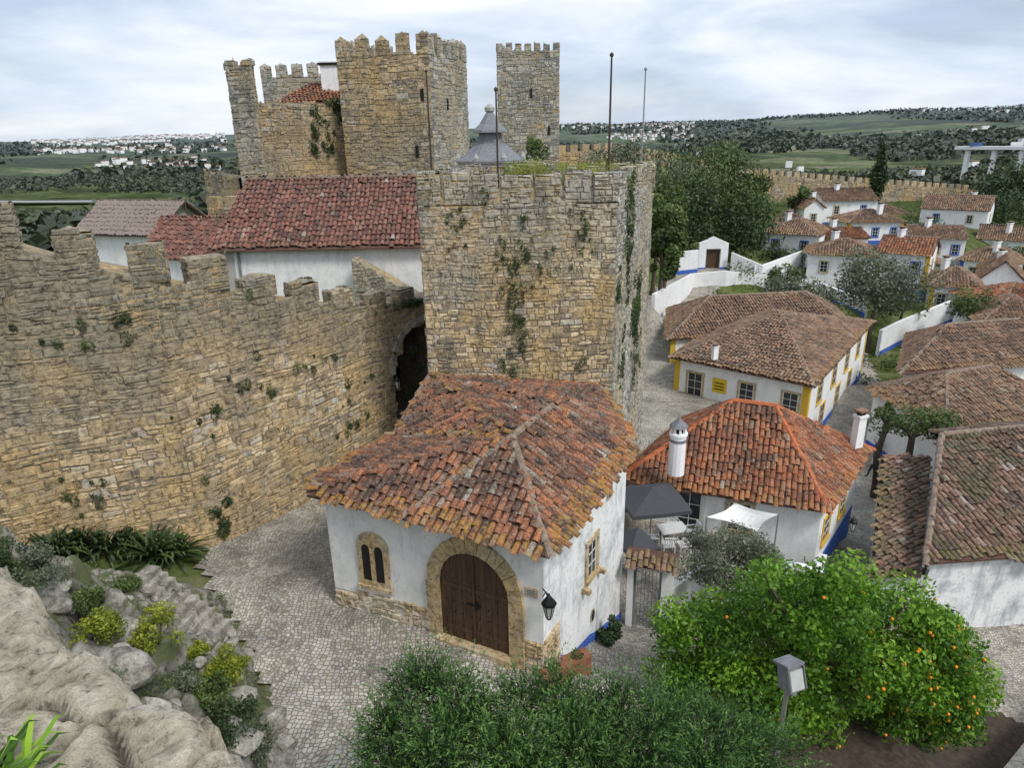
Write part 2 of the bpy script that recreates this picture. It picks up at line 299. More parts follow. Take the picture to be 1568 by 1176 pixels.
def stones(mb,path,zb,zt,ch=.24,sl=.42,mat='wall_stone',back='mortar_back',proud=.03,gap=.014,skip=None,cap=.0,below=.4,backskip=None,wob=.04):
    P=np.array([p[:2] for p in path],float); D=np.diff(P,axis=0); Ls=np.hypot(D[:,0],D[:,1]); cum=np.r_[0,np.cumsum(Ls)]
    nodes=len(P)
    zb=[zb]*nodes if not hasattr(zb,'__len__') else list(zb); zt=[zt]*nodes if not hasattr(zt,'__len__') else list(zt)
    zbf=lambda u:np.interp(u,cum,zb); ztf=lambda u:np.interp(u,cum,zt)
    def pos(u,n,z):
        i=np.clip(np.searchsorted(cum,u,side='right')-1,0,nodes-2); d=D[i]/Ls[i][...,None]; q=P[i]+d*(u-cum[i])[...,None]
        nn=np.stack([d[...,1],-d[...,0]],-1); q=q+nn*n[...,None]; return np.concatenate([q,z[...,None]],-1)
    U0=[];U1=[];Z0=[];Z1=[]
    z=min(zb)-below
    while z<max(zt)+ch*.3:
        h=ch*random.uniform(.6,1.5)
        for i in range(nodes-1):
            u=cum[i]
            while u<cum[i+1]-1e-3:
                w=sl*random.choice((.45,.7,.9,1.1,1.5,1.9))*random.uniform(.8,1.2); u2=u+w
                if u2>cum[i+1]-sl*.4: u2=cum[i+1]
                um=(u+u2)/2; zm=z+h/2
                if zm<ztf(um)+random.uniform(-.3,.3)*ch and zm>zbf(um)-below and not(skip and skip(um,zm)):
                    if random.random()<.28 and h>ch*.8:
                        c=z+h*random.uniform(.35,.65); k=random.uniform(.3,.7)
                        parts=[(u,u2,z,c),(u,u2,c,z+h)] if random.random()<.5 else [(u,u+(u2-u)*k,z,c),(u+(u2-u)*k,u2,z,c),(u,u2,c,z+h)]
                    else: parts=[(u,u2,z,z+h)]
                    if random.random()<.012: parts=[]
                    for a_,b_,c_,d_ in parts:
                        U0.append(a_);U1.append(b_);Z0.append(c_+random.gauss(0,ch*.07)); Z1.append(d_+random.gauss(0,ch*.07))
                u=u2
        z+=h
    U0=np.array(U0);U1=np.array(U1);Z0=np.array(Z0);Z1=np.array(Z1);M=len(U0)
    if M:
        j=lambda s:rng.normal(0,s,M)
        ph=random.random()*6; zc=(Z0+Z1)/2
        wb=lambda u:wob*(np.sin(u*1.1+ph+zc*.35)+.6*np.sin(u*2.7+ph*2+zc*.8))
        jj=min(ch,.4)*.09
        pr=proud*(rng.random(M)*1.3+.3)
        us=[U0+gap/2,U1-gap/2,U1-gap/2,U0+gap/2]; zs=[Z0+gap/2,Z0+gap/2,Z1-gap/2,Z1-gap/2]
        back_=[];front=[]; eps=1e-4
        for q in range(4):
            uu=np.clip(us[q]+j(jj*.5),U0+eps,U1-eps)
            zz=zs[q]+j(jj)+wb(us[q])
            back_.append(pos(uu,np.full(M,-.01),zz))
            sgu=1 if q in(0,3) else -1; sgz=1 if q<2 else -1
            bv=.014+np.abs(j(jj*.6))
            front.append(pos(np.clip(uu+sgu*bv,U0+eps,U1-eps),pr+j(proud*.3),zz+sgz*bv))
        V=np.stack(back_+front,1)
        mb.batch(V,[(4,5,6,7),(0,1,5,4),(1,2,6,5),(2,3,7,6),(3,0,4,7)],mat,rng.random(M))
    if back:
        for i in range(nodes-1):
            n=max(1,int(Ls[i]/.8))
            for k in range(n):
                ua=cum[i]+Ls[i]*k/n; ub=cum[i]+Ls[i]*(k+1)/n-1e-5; ua+=1e-5
                lo=min(zbf(ua),zbf(ub))-below
                if backskip:
                    b=backskip((ua+ub)/2)
                    if b is not None: lo=b
                A=np.array([ua,ub,ub,ua]); Z=np.array([lo,lo,ztf(ub)-ch*.25,ztf(ua)-ch*.25]); vv=pos(A,np.zeros(4),Z)
                mb.add(vv,[(0,1,2,3)],back)
                if cap>0:
                    v2=pos(np.array([ua,ub,ub,ua]),np.array([0,0,-cap,-cap]),np.array([ztf(ua),ztf(ub),ztf(ub),ztf(ua)])-ch*.25); mb.add(v2,[(0,1,2,3)],back)
                    v3=pos(np.array([ua,ub,ub,ua]),np.array([-cap]*4),np.array([lo,lo,ztf(ub)-ch*.25,ztf(ua)-ch*.25])); mb.add(v3,[(3,2,1,0)],back)
def stone_block(mb,f,u0,u1,n0,n1,z0,z1,mat,back='mortar_back',ch=.22,sl=.4,pyr=0):
    pts=[f(u0,n1,0),f(u1,n1,0),f(u1,n0,0),f(u0,n0,0),f(u0,n1,0)]
    stones(mb,pts,z0,z1,ch,sl,mat,back,proud=.03,below=0,wob=0)
    c=f((u0+u1)/2+random.gauss(0,.08),(n0+n1)/2,z1+pyr+ch*.1)
    vs=[(*p[:2],z1-ch*.12+random.gauss(0,.03)) for p in pts[:4]]+[c]
    mb.add(vs,[(0,1,4),(1,2,4),(2,3,4),(3,0,4)],mat,random.random())
def leaves(mb,C,size,mat,rnd,asp=.5,out=None,bias=.6):
    M=len(C); nn=rng.normal(size=(M,3)); nn/=np.linalg.norm(nn,axis=1)[:,None]
    if out is not None: nn=nn+bias*out+np.array([0,0,.35]); nn/=np.linalg.norm(nn,axis=1)[:,None]
    r=rng.normal(size=(M,3)); a=np.cross(nn,r); a/=np.linalg.norm(a,axis=1)[:,None]; b=np.cross(nn,a)
    s=size*(.6+.8*rng.random(M))[:,None]
    V=np.stack([C-a*s,C+b*s*asp,C+a*s,C-b*s*asp],1); mb.batch(V,[(0,1,2,3)],mat,np.clip(rnd,0,1))
def crown(mb,clumps,n,size,mat,asp=.5):
    cl=np.array([(*c[0],*( (c[1],)*3 if not hasattr(c[1],'__len__') else c[1])) for c in clumps],float)
    vol=cl[:,3]*cl[:,4]+cl[:,5]*cl[:,3]; vol/=vol.sum()
    idx=rng.choice(len(cl),n,p=vol); d=rng.normal(size=(n,3)); d/=np.linalg.norm(d,axis=1)[:,None]
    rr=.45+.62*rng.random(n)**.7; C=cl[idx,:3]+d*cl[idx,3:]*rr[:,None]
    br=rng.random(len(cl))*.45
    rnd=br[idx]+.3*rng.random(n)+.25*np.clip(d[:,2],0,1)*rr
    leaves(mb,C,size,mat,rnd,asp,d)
def clumps_in(c,R,n,r):
    out=[]
    while len(out)<n:
        d=rng.normal(size=3); d/=np.linalg.norm(d); q=(.45+.5*random.random())
        if d[2]<-.6: continue
        out.append((np.array(c)+d*np.array(R)*q, r*random.uniform(.6,1.35)))
    return out
def tree(name,base,c,R,ncl,rcl,nleaf,size,mat,trunk=.15,asp=.5):
    e=empty(name); cl=clumps_in(c,R,ncl,rcl)
    mb=MB(); crown(mb,cl,nleaf,size,mat,asp); mb.obj('foliage',e)
    mb=MB(); base=np.array(base,float); c=np.array(c,float); top=c+np.array([0,0,-R[2]*.4]); mid=(base+top)/2+rng.normal(0,trunk*.8,3)
    tube(mb,[base-[0,0,.3],base,mid,top],[trunk*1.5,trunk*1.15,trunk*.9,trunk*.7],'bark',8)
    for q in cl[:min(12,len(cl))]:
        p=np.array(q[0]); m2=(top+p)/2+rng.normal(0,.15*R[0],3)*.5; tube(mb,[top-(top-base)*.15*random.random(),m2,p],[trunk*.5,trunk*.3,trunk*.12],'bark',5)
    mb.obj('trunk_and_limbs',e); return e

# ---------- terrain height
CP=np.array([(-5,17,0),(-2,15,0),(0,12,0),(-8,20,0),(-7,23,0),(-4,12,0),(0,9,0),(-5,26,.4),(-3,29,1.2),(-9.8,20,.1),(-12.3,18.6,.7),(-13.7,18,1.5),(-16,16,2.6),(-11,15,1.3),(-20,14,3),(-8,15.5,.1),
(1.2,13.6,-.15),(2.3,16.5,-1.3),(3,17.5,-2),(4,19,-2.6),(5,23,-2.6),(7,24,-2.8),(5,13,-1.6),(9,20,-3.6),(13,23.5,-4.3),(14.5,25.5,-4.8),(17,29,-5.4),(21,35,-6),(9,13,-2.8),(14,16,-4.6),(18,18,-5),(5,8,-1),(12,9,-3),
(20,44,-7),(30,58,-7.2),(12,44,-4.5),(9,40,-4),(10,52,-4),(15,62,-3.6),(16,68,-3),(22,78,-1.2),(24,60,-6),(40,60,-7),(60,60,-8),(50,80,-5),(35,75,-4.5),(75,90,-6),(30,90,-1.5),(60,110,-2),(45,130,-1),(80,140,-2),(100,150,-2),
(0,36,2),(-10,36,2),(-10,45,4),(0,50,5),(-10,60,6),(5,75,6),(8,60,2),(10,75,3),(15,100,4),(25,115,4),(30,150,1),(-25,35,2),(-25,60,0),(-40,70,1),(-35,40,-1),(0,110,5),(0,-10,8),(-10,-5,8),(10,-10,0)],float)
def vn(x,y,s,seed):
    r=np.random.default_rng(seed); z=0
    for i in range(6):
        a=r.random()*6.28; k=s*(.6+r.random()*1.6); z=z+np.sin((x*math.cos(a)+y*math.sin(a))*k+r.random()*6.28)
    return z/3.2
def gz(x,y):
    x=np.asarray(x,float);y=np.asarray(y,float); sh=x.shape; xx=x.ravel();yy=y.ravel()
    num=np.zeros(xx.shape);den=np.zeros(xx.shape)
    for a,b,c in CP:
        w=1/((xx-a)**2+(yy-b)**2+1.0)**2; num+=w*c; den+=w
    near=num/den
    dx=np.maximum(np.maximum(-32-xx,xx-105),0); dy=np.maximum(np.maximum(-60-yy,yy-158),0); ds=np.hypot(dx,dy)
    t=np.clip(ds/170,0,1); t=t*t*(3-2*t)
    R=np.hypot(xx,yy); th=np.degrees(np.arctan2(xx,np.maximum(yy,1)))
    hr=np.interp(th,[-60,-36,-15,0,12,25,40,60],[22,28,28,38,62,104,96,70])
    q=np.clip((R-1300)/3000,0,1); q=q*q*(3-2*q)
    far=-46+(hr+46)*q + vn(xx,yy,.0016,3)*17*np.clip((R-300)/2500,0,1)+vn(xx,yy,.006,5)*7*np.clip(R/1500,0,1)
    far=np.where(R>5200,far-(R-5200)*.03,far)
    return (near*(1-t)+far*t).reshape(sh)
def G(x,y): return float(gz(np.array([x]),np.array([y]))[0])
def grid_obj(name,X,Y,Z,ok,mat):
    w=X.shape[1]; V=np.stack([X,Y,Z],-1).reshape(-1,3)
    i0=(np.arange(X.shape[0]-1)[:,None]*w+np.arange(w-1)[None]).ravel()
    if ok is not None: i0=i0[ok.ravel()]
    mb=MB(); mb.mi(mat); mb.V=[V];mb.n=len(V);mb.F=np.stack([i0,i0+1,i0+w+1,i0+w],1).tolist(); mb.R=[.5]*len(i0);mb.E=[0]*len(i0);mb.M=[0]*len(i0); return mb.obj(name,smooth=True)
n=230; k=6.9/n; ii=np.arange(-n,n+1); ax=18*np.sinh(k*ii); ay=ax+18
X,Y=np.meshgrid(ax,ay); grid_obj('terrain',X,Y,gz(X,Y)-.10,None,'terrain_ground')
def sheet(name,poly,mat,res=.4,dz=0.0):
    P=np.array(poly); xs=np.arange(P[:,0].min(),P[:,0].max()+res,res); ys=np.arange(P[:,1].min(),P[:,1].max()+res,res)
    X,Y=np.meshgrid(xs,ys); return grid_obj(name,X,Y,gz(X,Y)+dz,inpoly(X[:-1,:-1]+res/2,Y[:-1,:-1]+res/2,poly),mat)
sheet('cobblestone_street',[(-11,21.5),(-10,18.6),(-7.6,15.6),(-6.9,14.5),(-5.1,11.4),(-3.2,6),(16,5),(26,16),(30,30),(28,44),(34,64),(24,66),(7,48),(5,34),(-6,32),(-10,24)],'cobblestone')
sheet('village_road',[(8,44),(13,44),(17,60),(25,78),(21,80),(12,66)],'cobblestone',.6,.02)
sheet('garden_soil',[(5.2,12.4),(7,10),(11,9.6),(15,12),(17,15.5),(14,18),(9,18.6),(6.5,16.5)],'soil',.2,.03)

# ---------- curtain wall
e=empty('curtain_wall')
cw=[(-22,14.0),(-15,17.4),(-13.3,18.3),(-12.2,18.97),(-10.4,19.9),(-9.14,21.2),(-7.5,23.56),(-5.6,26.4),(-2.5,30.6)]
ct=[11.6,10.9,10.6,9.96,9.3,8.7,7.84,6.77,6.3]; cb=[G(*p) for p in cw]
cum=np.r_[0,np.cumsum([math.dist(cw[i],cw[i+1]) for i in range(len(cw)-1)])]
ua=cum[-2]+1.15; ub=cum[-1]-.6; uc=(ua+ub)/2; ar=(ub-ua)/2
def arch(u,z): return ua<u<ub and z<3.6+math.sqrt(max(0,ar*ar-(u-uc)**2))*1.1
mb=MB(); stones(mb,cw,cb,ct,ch=.21,sl=.36,skip=arch,cap=1.6,backskip=lambda u:(3.6+math.sqrt(max(0,ar*ar-(u-uc)**2))*1.1) if ua<u<ub else None,wob=.045)
mb.obj('masonry',e)
def cpos(u):
    i=min(max(int(np.searchsorted(cum,u,side='right'))-1,0),len(cw)-2); f=frame(cw[i],cw[i+1]); return f,u-cum[i],float(np.interp(u,cum,ct)),f.L
mb=MB(); u=4.0
while u<cum[-1]-3:
    f,uu,zt,L=cpos(u+.5); w=random.uniform(.85,1.25); h=random.uniform(.7,1.0)*(1.0 if u<cum[-1]-12 else .6)
    stone_block(mb,f,uu-w/2,uu+w/2,-.5,.02,zt-.15,zt+h,'wall_stone',ch=.17,sl=.3,pyr=random.uniform(.0,.15)); u+=random.uniform(1.6,1.9)
mb.obj('merlons',e)
mb=MB()
f=frame(cw[-2],cw[-1]); a0=ua-cum[-2]; a1=ub-cum[-2]; c0=(a0+a1)/2
for k in range(13):
    t0=math.pi*k/13+.02; t1=math.pi*(k+1)/13-.02; R0=ar-.02;R1=ar+.28
    vs=[f(c0-R*math.cos(t),n_,3.6+R*1.1*math.sin(t)) for n_ in (-.5,.07) for R,t in((R0,t0),(R1,t0),(R1,t1),(R0,t1))]
    mb.add(vs,BF,'tower_grey',random.random())
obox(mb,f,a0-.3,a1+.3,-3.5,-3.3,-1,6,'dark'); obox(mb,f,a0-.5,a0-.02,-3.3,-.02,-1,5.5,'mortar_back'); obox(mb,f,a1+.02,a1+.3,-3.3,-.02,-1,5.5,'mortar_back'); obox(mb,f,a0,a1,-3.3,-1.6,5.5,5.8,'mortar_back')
mb.obj('gate_arch',e)

# ---------- main tower
e=empty('stone_tower'); tp=[(-3.06,24),(3.7,24),(6.2,30.6),(-1.6,31.2)]; TT=11.75
mb=MB(); stones(mb,tp[:2],-1,TT-.95,ch=.165,sl=.29,mat='tower_stone',proud=.025); mb.obj('front_face',e)
mb=MB(); stones(mb,[tp[1],tp[2]],-3,TT-.95,ch=.165,sl=.3,mat='tower_grey',back='mortar_grey'); stones(mb,[tp[2],tp[3],tp[0]],-1,TT-.95,ch=.28,sl=.5,mat='tower_grey',back='mortar_grey'); mb.obj('side_faces',e)
mb=MB(); mb.add([(*p,TT-1.0) for p in tp],[(0,1,2,3)],'mortar_grey')
for i in range(4):
    f=frame(tp[i],tp[(i+1)%4]); u=0.0; mt='tower_stone' if i==0 else 'tower_grey'
    while u<f.L-.3:
        w=min(random.uniform(.75,1.15),f.L-u); stone_block(mb,f,u,u+w,-.45,.0,TT-.95,TT+random.uniform(-.14,.1),mt,ch=.16,sl=.28)
        if f.L-u-w>.3: obox(mb,f,u+w,u+w+.13,-.4,-.03,TT-.95,TT-.45,'mortar_grey')
        u+=w+.13
mb.obj('parapet',e)

# ---------- gatehouse
e=empty('white_gatehouse')
A=(-5.3,17.04);B=(-2.9,16.08);C=(.68,14.3);D=(3.5,19.2);Fp=(-3.6,20.6)
mb=MB()
ring=[A,B,C,D,(3.4,24),(-2.9,24),Fp]
for i in range(len(ring)):
    p,q=ring[i],ring[(i+1)%len(ring)]
    mb.add([(*p,-4),(*q,-4),(*q,3.85 if i!=4 else 4.2),(*p,3.85)],[(0,1,2,3)],'old_plaster' if i==2 else 'white_plaster')
mb.obj('walls',e)
mb=MB()
stones(mb,[A,B,C],[-.2,-.2,-.4],[.62,.62,.75],ch=.15,sl=.3,mat='frame_stone',back='mortar_back',proud=.05,skip=lambda u,z:3.05<u<6.1,backskip=lambda u:.55,wob=.02)
f=frame(C,D); stones(mb,[C,f(.9,0,0)],-.6,.85,ch=.17,sl=.3,mat='frame_stone',back=None,proud=.05,wob=.02)
mb.obj('stone_plinth',e)
mb=MB()
for k in range(7):
    ua_,ub_=1.0+k*.667,1.0+(k+1)*.667; pa,pb=f(ua_,0,0),f(ub_,0,0); za,zb_=G(*pa[:2]),G(*pb[:2])
    mb.add([f(ua_,.02,za-.3),f(ub_,.02,zb_-.3),f(ub_,.02,zb_+.32),f(ua_,.02,za+.32)],[(0,1,2,3)],'blue_paint')
mb.obj('blue_skirting',e)
f=frame(B,C); mb=MB(); d0,d1,zs=.98,3.06,1.75; dc=(d0+d1)/2; r0=(d1-d0)/2; r1=r0+.40
def dome(r,t): return (dc-r*math.cos(t), zs+r*1.12*math.sin(t))
for k in range(11):
    t0=math.pi*k/11+.008;t1=math.pi*(k+1)/11-.008; vs=[]
    for n_ in(0,.09):
        for R,t in((r0,t0),(r1,t0),(r1,t1),(r0,t1)):
            u,z=dome(R,t); vs.append(f(u,n_,z))
    mb.add(vs,BF,'frame_stone',random.random())
for s in(0,1):
    z=-.3
    while z<zs-.01:
        h=min(random.uniform(.3,.5),zs-z)
        a_,b_=((d0-.42,d0) if s==0 else (d1,d1+.42)); obox(mb,f,a_,b_,0,.10+random.uniform(0,.012),z+.008,z+h-.008,'frame_stone',random.random()); z+=h
obox(mb,f,d0-.1,d1+.1,0,.3,-.2,.06,'frame_stone')
mb.obj('door_arch',e)
mb=MB(); npk=12
for k in range(npk):
    ua_=d0+(d1-d0)*k/npk+.004; ub_=d0+(d1-d0)*(k+1)/npk-.004
    zz=lambda u:zs+1.12*math.sqrt(max(0,r0*r0-(u-dc)**2))
    n_=.03+ (k%2)*.006
    mb.add([f(ua_,n_,-.1),f(ub_,n_,-.1),f(ub_,n_,zz(ub_)),f(ua_,n_,zz(ua_))],[(0,1,2,3)],'door_wood',random.random())
obox(mb,f,dc-.03,dc+.03,.03,.07,-.1,zs+r0*1.12,'door_wood')
for zz_ in(.35,1.7): obox(mb,f,d0+.05,d1-.05,.03,.05,zz_,zz_+.12,'door_wood')
for zz_ in np.arange(.2,2.6,.35):
    for uu in np.arange(d0+.15,d1-.1,.26):
        if zz_<2.2: obox(mb,f,uu,uu+.03,.03,.048,zz_,zz_+.03,'iron_black')
obox(mb,f,dc+.05,dc+.14,.05,.1,1.25,1.45,'iron_black'); obox(mb,f,dc-.2,dc+.2,.05,.08,1.3,1.34,'iron_black')
mb.add([f(d0,.012,-.1),f(d1,.012,-.1),*[f(*(lambda p:(p[0],.012,p[1]))(dome(r0,t))) for t in np.linspace(math.pi,0,14)]],[tuple(range(16))],'dark')
mb.obj('arched_wooden_door',e)
f=frame(A,B); mb=MB(); uc_=1.45
pan=[(uc_-.5,1.0),(uc_+.5,1.0)]+[(uc_+.5*math.cos(t),2.35+.42*math.sin(t)) for t in np.linspace(0,math.pi,11)]
m_=len(pan); vs=[f(u,0,z) for u,z in pan]+[f(u,.07,z) for u,z in pan]
mb.add(vs,[tuple(range(m_,2*m_))]+[(i,(i+1)%m_,m_+(i+1)%m_,m_+i) for i in range(m_)],'frame_stone',.6)
for s in(-.21,.21):
    q=[(uc_+s-.13,1.2),(uc_+s+.13,1.2)]+[(uc_+s+.13*math.cos(t),2.2+.17*math.sin(t)) for t in np.linspace(0,math.pi,7)]
    mb.add([f(u,.075,z) for u,z in q],[tuple(range(len(q)))],'dark')
obox(mb,f,uc_-.05,uc_+.05,.06,.12,1.15,2.25,'frame_stone'); obox(mb,f,uc_-.56,uc_+.56,.0,.13,.9,1.02,'frame_stone')
mb.obj('twin_lancet_window',e)
def window(mb,f,u,z,w,h,frm='frame_stone',fw=.1,glass='glass_dark',sill=True,bars=True,dep=.05):
    obox(mb,f,u-w/2-fw,u+w/2+fw,0,dep,z+h/2,z+h/2+fw,frm); obox(mb,f,u-w/2-fw,u+w/2+fw,0,dep+(.04 if sill else 0),z-h/2-fw,z-h/2,frm)
    obox(mb,f,u-w/2-fw,u-w/2,0,dep-.002,z-h/2,z+h/2,frm); obox(mb,f,u+w/2,u+w/2+fw,0,dep-.002,z-h/2,z+h/2,frm)
    mb.add([f(u-w/2,.012,z-h/2),f(u+w/2,.012,z-h/2),f(u+w/2,.012,z+h/2),f(u-w/2,.012,z+h/2)],[(0,1,2,3)],glass)
    if bars:
        b=.03 if w<1.2 else .04
        obox(mb,f,u-b/2,u+b/2,.014,.03,z-h/2,z+h/2,'white_wood')
        for q in(-.17,.17): obox(mb,f,u-w/2,u+w/2,.014,.028,z+h*q-b/2,z+h*q+b/2,'white_wood')
        for s in(-1,1): obox(mb,f,u+s*(w/2-b*1.0)-b,u+s*(w/2-b*1.0)+b,.014,.032,z-h/2,z+h/2,'white_wood')
f=frame(C,D); mb=MB(); window(mb,f,3.0,1.55,.6,1.1,fw=.16,dep=.06); obox(mb,f,4.05,4.4,.0,.05,2.85,3.5,'frame_stone'); obox(mb,f,4.1,4.35,.04,.055,2.92,3.43,'glass_dark')
q=[f(3.2+.17*math.cos(t),.02,-.6+.24*math.sin(t)) for t in np.linspace(0,2*math.pi,14)[:-1]]; mb.add(q,[tuple(range(13))],'frame_stone'); q=[f(3.2+.12*math.cos(t),.028,-.6+.18*math.sin(t)) for t in np.linspace(0,2*math.pi,14)[:-1]]; mb.add(q,[tuple(range(13))],'glass_dark')
obox(mb,f,3.45,3.6,0,.25,.75,.9,'frame_stone'); obox(mb,f,2.35,2.5,0,.25,.72,.87,'frame_stone')
mb.obj('side_windows',e)
eA=(-5.95,18.0,3.72);eA2=(-5.75,16.95,3.72);eB=(-2.95,15.6,3.74);eC=(.78,13.75,3.72);eD=(3.85,19.75,3.72);eF=(-3.95,20.6,3.75);R1=np.array((0,17.15,5.3));P1=(-3.0,23.96,4.75);P2=(3.4,23.96,4.2)
nn=np.cross(np.array(eC)-R1,np.array(eD)-R1); Yr=(nn@R1-13*nn[2])/(.0616*nn[0]+nn[1]-.4001*nn[2]); R2=np.array((.0616*Yr,Yr,13-.4001*Yr))
mb=MB()
for pl in ([eB,eC,R1],[R1,eC,eD,R2],[R1,eA2,eB],[R1,eF,eA,eA2],[R1,P1,eF],[R1,R2,P1],[R2,eD,P2],[R2,P2,P1]):
    tiles(mb,pl,.2,.34,'old_tile',5)
for a_,b_ in ((R1,eB),(R1,eC),(R1,R2),(R2,eD),(P1,eF)): ridge(mb,a_,b_,'mortar_ridge',.11)
mb.obj('tiled_roof',e)
mb=MB()
for p,q in((A,B),(B,C),(C,D)):
    f=frame(p,q); obox(mb,f,0,f.L,0,.12,3.58,3.72,'white_plaster')
mb.obj('eave_cornice',e)
def lantern(name,p,ang,s=1.0):
    e=empty(name); mb=MB(); x,y,z=p; dx,dy=math.cos(ang),math.sin(ang)
    tube(mb,[(x,y,z),(x+dx*.25*s,y+dy*.25*s,z+.08*s),(x+dx*.42*s,y+dy*.42*s,z+.02*s)],.018*s,'iron_black',6)
    tube(mb,[(x,y,z-.2*s),(x+dx*.2*s,y+dy*.2*s,z+.05*s)],.014*s,'iron_black',6); mb.obj('bracket',e)
    mb=MB(); c=(x+dx*.42*s,y+dy*.42*s,z)
    lathe(mb,c,[(.06*s,-.42*s),(.13*s,-.08*s)],'lamp_glass',6); lathe(mb,c,[(.17*s,-.08*s),(.15*s,-.02*s),(.06*s,.1*s),(.02*s,.13*s),(.03*s,.17*s),(.0,.2*s)],'iron_black',6)
    for k in range(6):
        t=math.pi*k/3; tube(mb,[(c[0]+.06*s*math.cos(t),c[1]+.06*s*math.sin(t),c[2]-.42*s),(c[0]+.135*s*math.cos(t),c[1]+.135*s*math.sin(t),c[2]-.07*s)],.012*s,'iron_black',4)
    lathe(mb,c,[(.0,-.5*s),(.05*s,-.46*s),(.07*s,-.42*s),(.03*s,-.4*s)],'iron_black',6); mb.obj('lantern_head',e)
lantern('wall_lantern',(.66,14.25,2.45),math.radians(-75),1.15)
f=frame(B,C); e=empty('stone_plaque'); mb=MB(); obox(mb,f,3.5,3.85,.0,.03,2.1,2.35,'frame_stone'); obox(mb,f,3.53,3.82,.03,.035,2.13,2.32,'plaque')
for k in range(3): obox(mb,f,3.56,3.79,.035,.037,2.16+k*.055,2.18+k*.055,'iron_black')
mb.obj('plaque_panel',e)
e=empty('brick_planter'); mb=MB()
for (x,y,w,d,h,z) in ((.95,13.9,.8,.3,.4,-.15),(1.55,14.45,.7,.35,.75,-.6)):
    box(mb,(x,y,z+h/2),(w,d,h),'planter',.5); box(mb,(x,y,z+h+.02),(w+.06,d+.06,.04),'planter',.5)
mb.obj('planter_boxes',e); mb=MB(); crown(mb,[((.95,13.9,.33),.16),((1.55,14.45,.25),.16)],260,.04,'leaf_mid'); mb.obj('planter_plants',e)

# ---------- generic houses
def house(name,fp,zb,ze,zr,kind='hip',over=.35,tm='brown_tile',w=.24,l=.42,seg=3,stripe=None,skirt='blue_paint',wins=(),wall='clean_plaster',inset=None,rm='mortar_ridge',corner=None):
    e=empty(name); fp=[np.array(p[:2],float) for p in fp]
    mb=MB()
    for i in range(4):
        p,q=fp[i],fp[(i+1)%4]; mb.add([(*p,zb-1.5),(*q,zb-1.5),(*q,ze),(*p,ze)],[(0,1,2,3)],wall)
    m03=(fp[3]+fp[0])/2; m12=(fp[1]+fp[2])/2
    if kind=='gable':
        mb.add([(*fp[1],ze),(*fp[2],ze),(*m12,zr-.1)],[(0,1,2)],wall); mb.add([(*fp[3],ze),(*fp[0],ze),(*m03,zr-.1)],[(0,1,2)],wall)
    mb.obj('walls',e); mb=MB(); trim=False
    for i in range(4):
        f=frame(fp[i],fp[(i+1)%4])
        if skirt: obox(mb,f,0,f.L,0,.02,zb-1,zb+.6,skirt); trim=True
        if stripe: obox(mb,f,0,f.L,0,.05,ze-.22,ze-.02,stripe); trim=True
        if corner:
            obox(mb,f,0,.4,0,.03,zb+.61,ze-.23,corner); obox(mb,f,f.L-.4,f.L,0,.03,zb+.61,ze-.23,corner); trim=True
    if trim: mb.obj('painted_bands',e)
    def ex(p,k):
        a=nrm(fp[(k+1)%4]-p); b=nrm(fp[(k-1)%4]-p); q=p-(a+b)*over; return (*q,ze-over*.2)
    E=[ex(fp[k],k) for k in range(4)]; En=[np.array(x) for x in E]
    a0=(En[3]+En[0])/2; a1=(En[1]+En[2])/2; L=np.linalg.norm(a1-a0); Wd=np.linalg.norm(En[3]-En[0])
    ins=0 if kind=='gable' else (inset if inset is not None else min(Wd/2,L*.49)); dd=(a1-a0)/L
    r0=a0+dd*ins; r1=a1-dd*ins; r0[2]=zr;r1[2]=zr
    mb=MB(); tiles(mb,[E[0],E[1],r1,r0],w,l,tm,seg); tiles(mb,[E[2],E[3],r0,r1],w,l,tm,seg)
    if kind!='gable': tiles(mb,[E[1],E[2],r1],w,l,tm,seg); tiles(mb,[E[3],E[0],r0],w,l,tm,seg)
    ridge(mb,r0,r1,rm,.13,.5,3)
    if kind!='gable':
        for p,q in((E[0],r0),(E[3],r0),(E[1],r1),(E[2],r1)): ridge(mb,q,p,rm,.12,.5,3)
    mb.obj('tiled_roof',e)
    if wins:
        mb=MB()
        for wd in wins:
            ed,u,z,ww,hh=wd[:5]; f=frame(fp[ed],fp[(ed+1)%4]); frm=wd[5] if len(wd)>5 else 'frame_stone'
            window(mb,f,u if u>1 else u*f.L,z,ww,hh,frm,.14,'glass_dark')
        mb.obj('windows_and_doors',e)
    return e
def chim(e,c,h,r=.33):
    mb=MB()
    lathe(mb,c,[(r*1.05,0),(r,h*.7),(r*1.15,h*.71),(r*1.15,h*.75),(r*.95,h*.76)],'clean_plaster',14)
    lathe(mb,c,[(r*1.06,h*.60),(r*1.06,h*.65),(r*.9,h*.65)],'slate_grey',14)
    for k in range(8):
        t=math.pi*k/4; box(mb,(c[0]+r*.85*math.cos(t),c[1]+r*.85*math.sin(t),c[2]+h*.81),(.08,.08,h*.1),'clean_plaster',t)
    lathe(mb,c,[(r*.6,h*.76),(r*.6,h*.86)],'dark',10)
    lathe(mb,c,[(r*1.15,h*.86),(r*.95,h*.9),(r*.3,h*.97),(r*.12,h*1.02),(0,h*1.04)],'slate_grey',14); mb.obj('chimney',e)
def chim_sq(e,c,h,w=.6):
    mb=MB(); box(mb,(c[0],c[1],c[2]+h*.4),(w,w*.7,h*.8),'clean_plaster',.4); box(mb,(c[0],c[1],c[2]+h*.83),(w*1.2,w*.9,h*.06),'clean_plaster',.4); box(mb,(c[0],c[1],c[2]+h*.9),(w*.7,w*.5,h*.1),'dark',.4); box(mb,(c[0],c[1],c[2]+h*.97),(w*1.1,w*.8,h*.05),'brown_tile',.4); mb.obj('chimney',e)

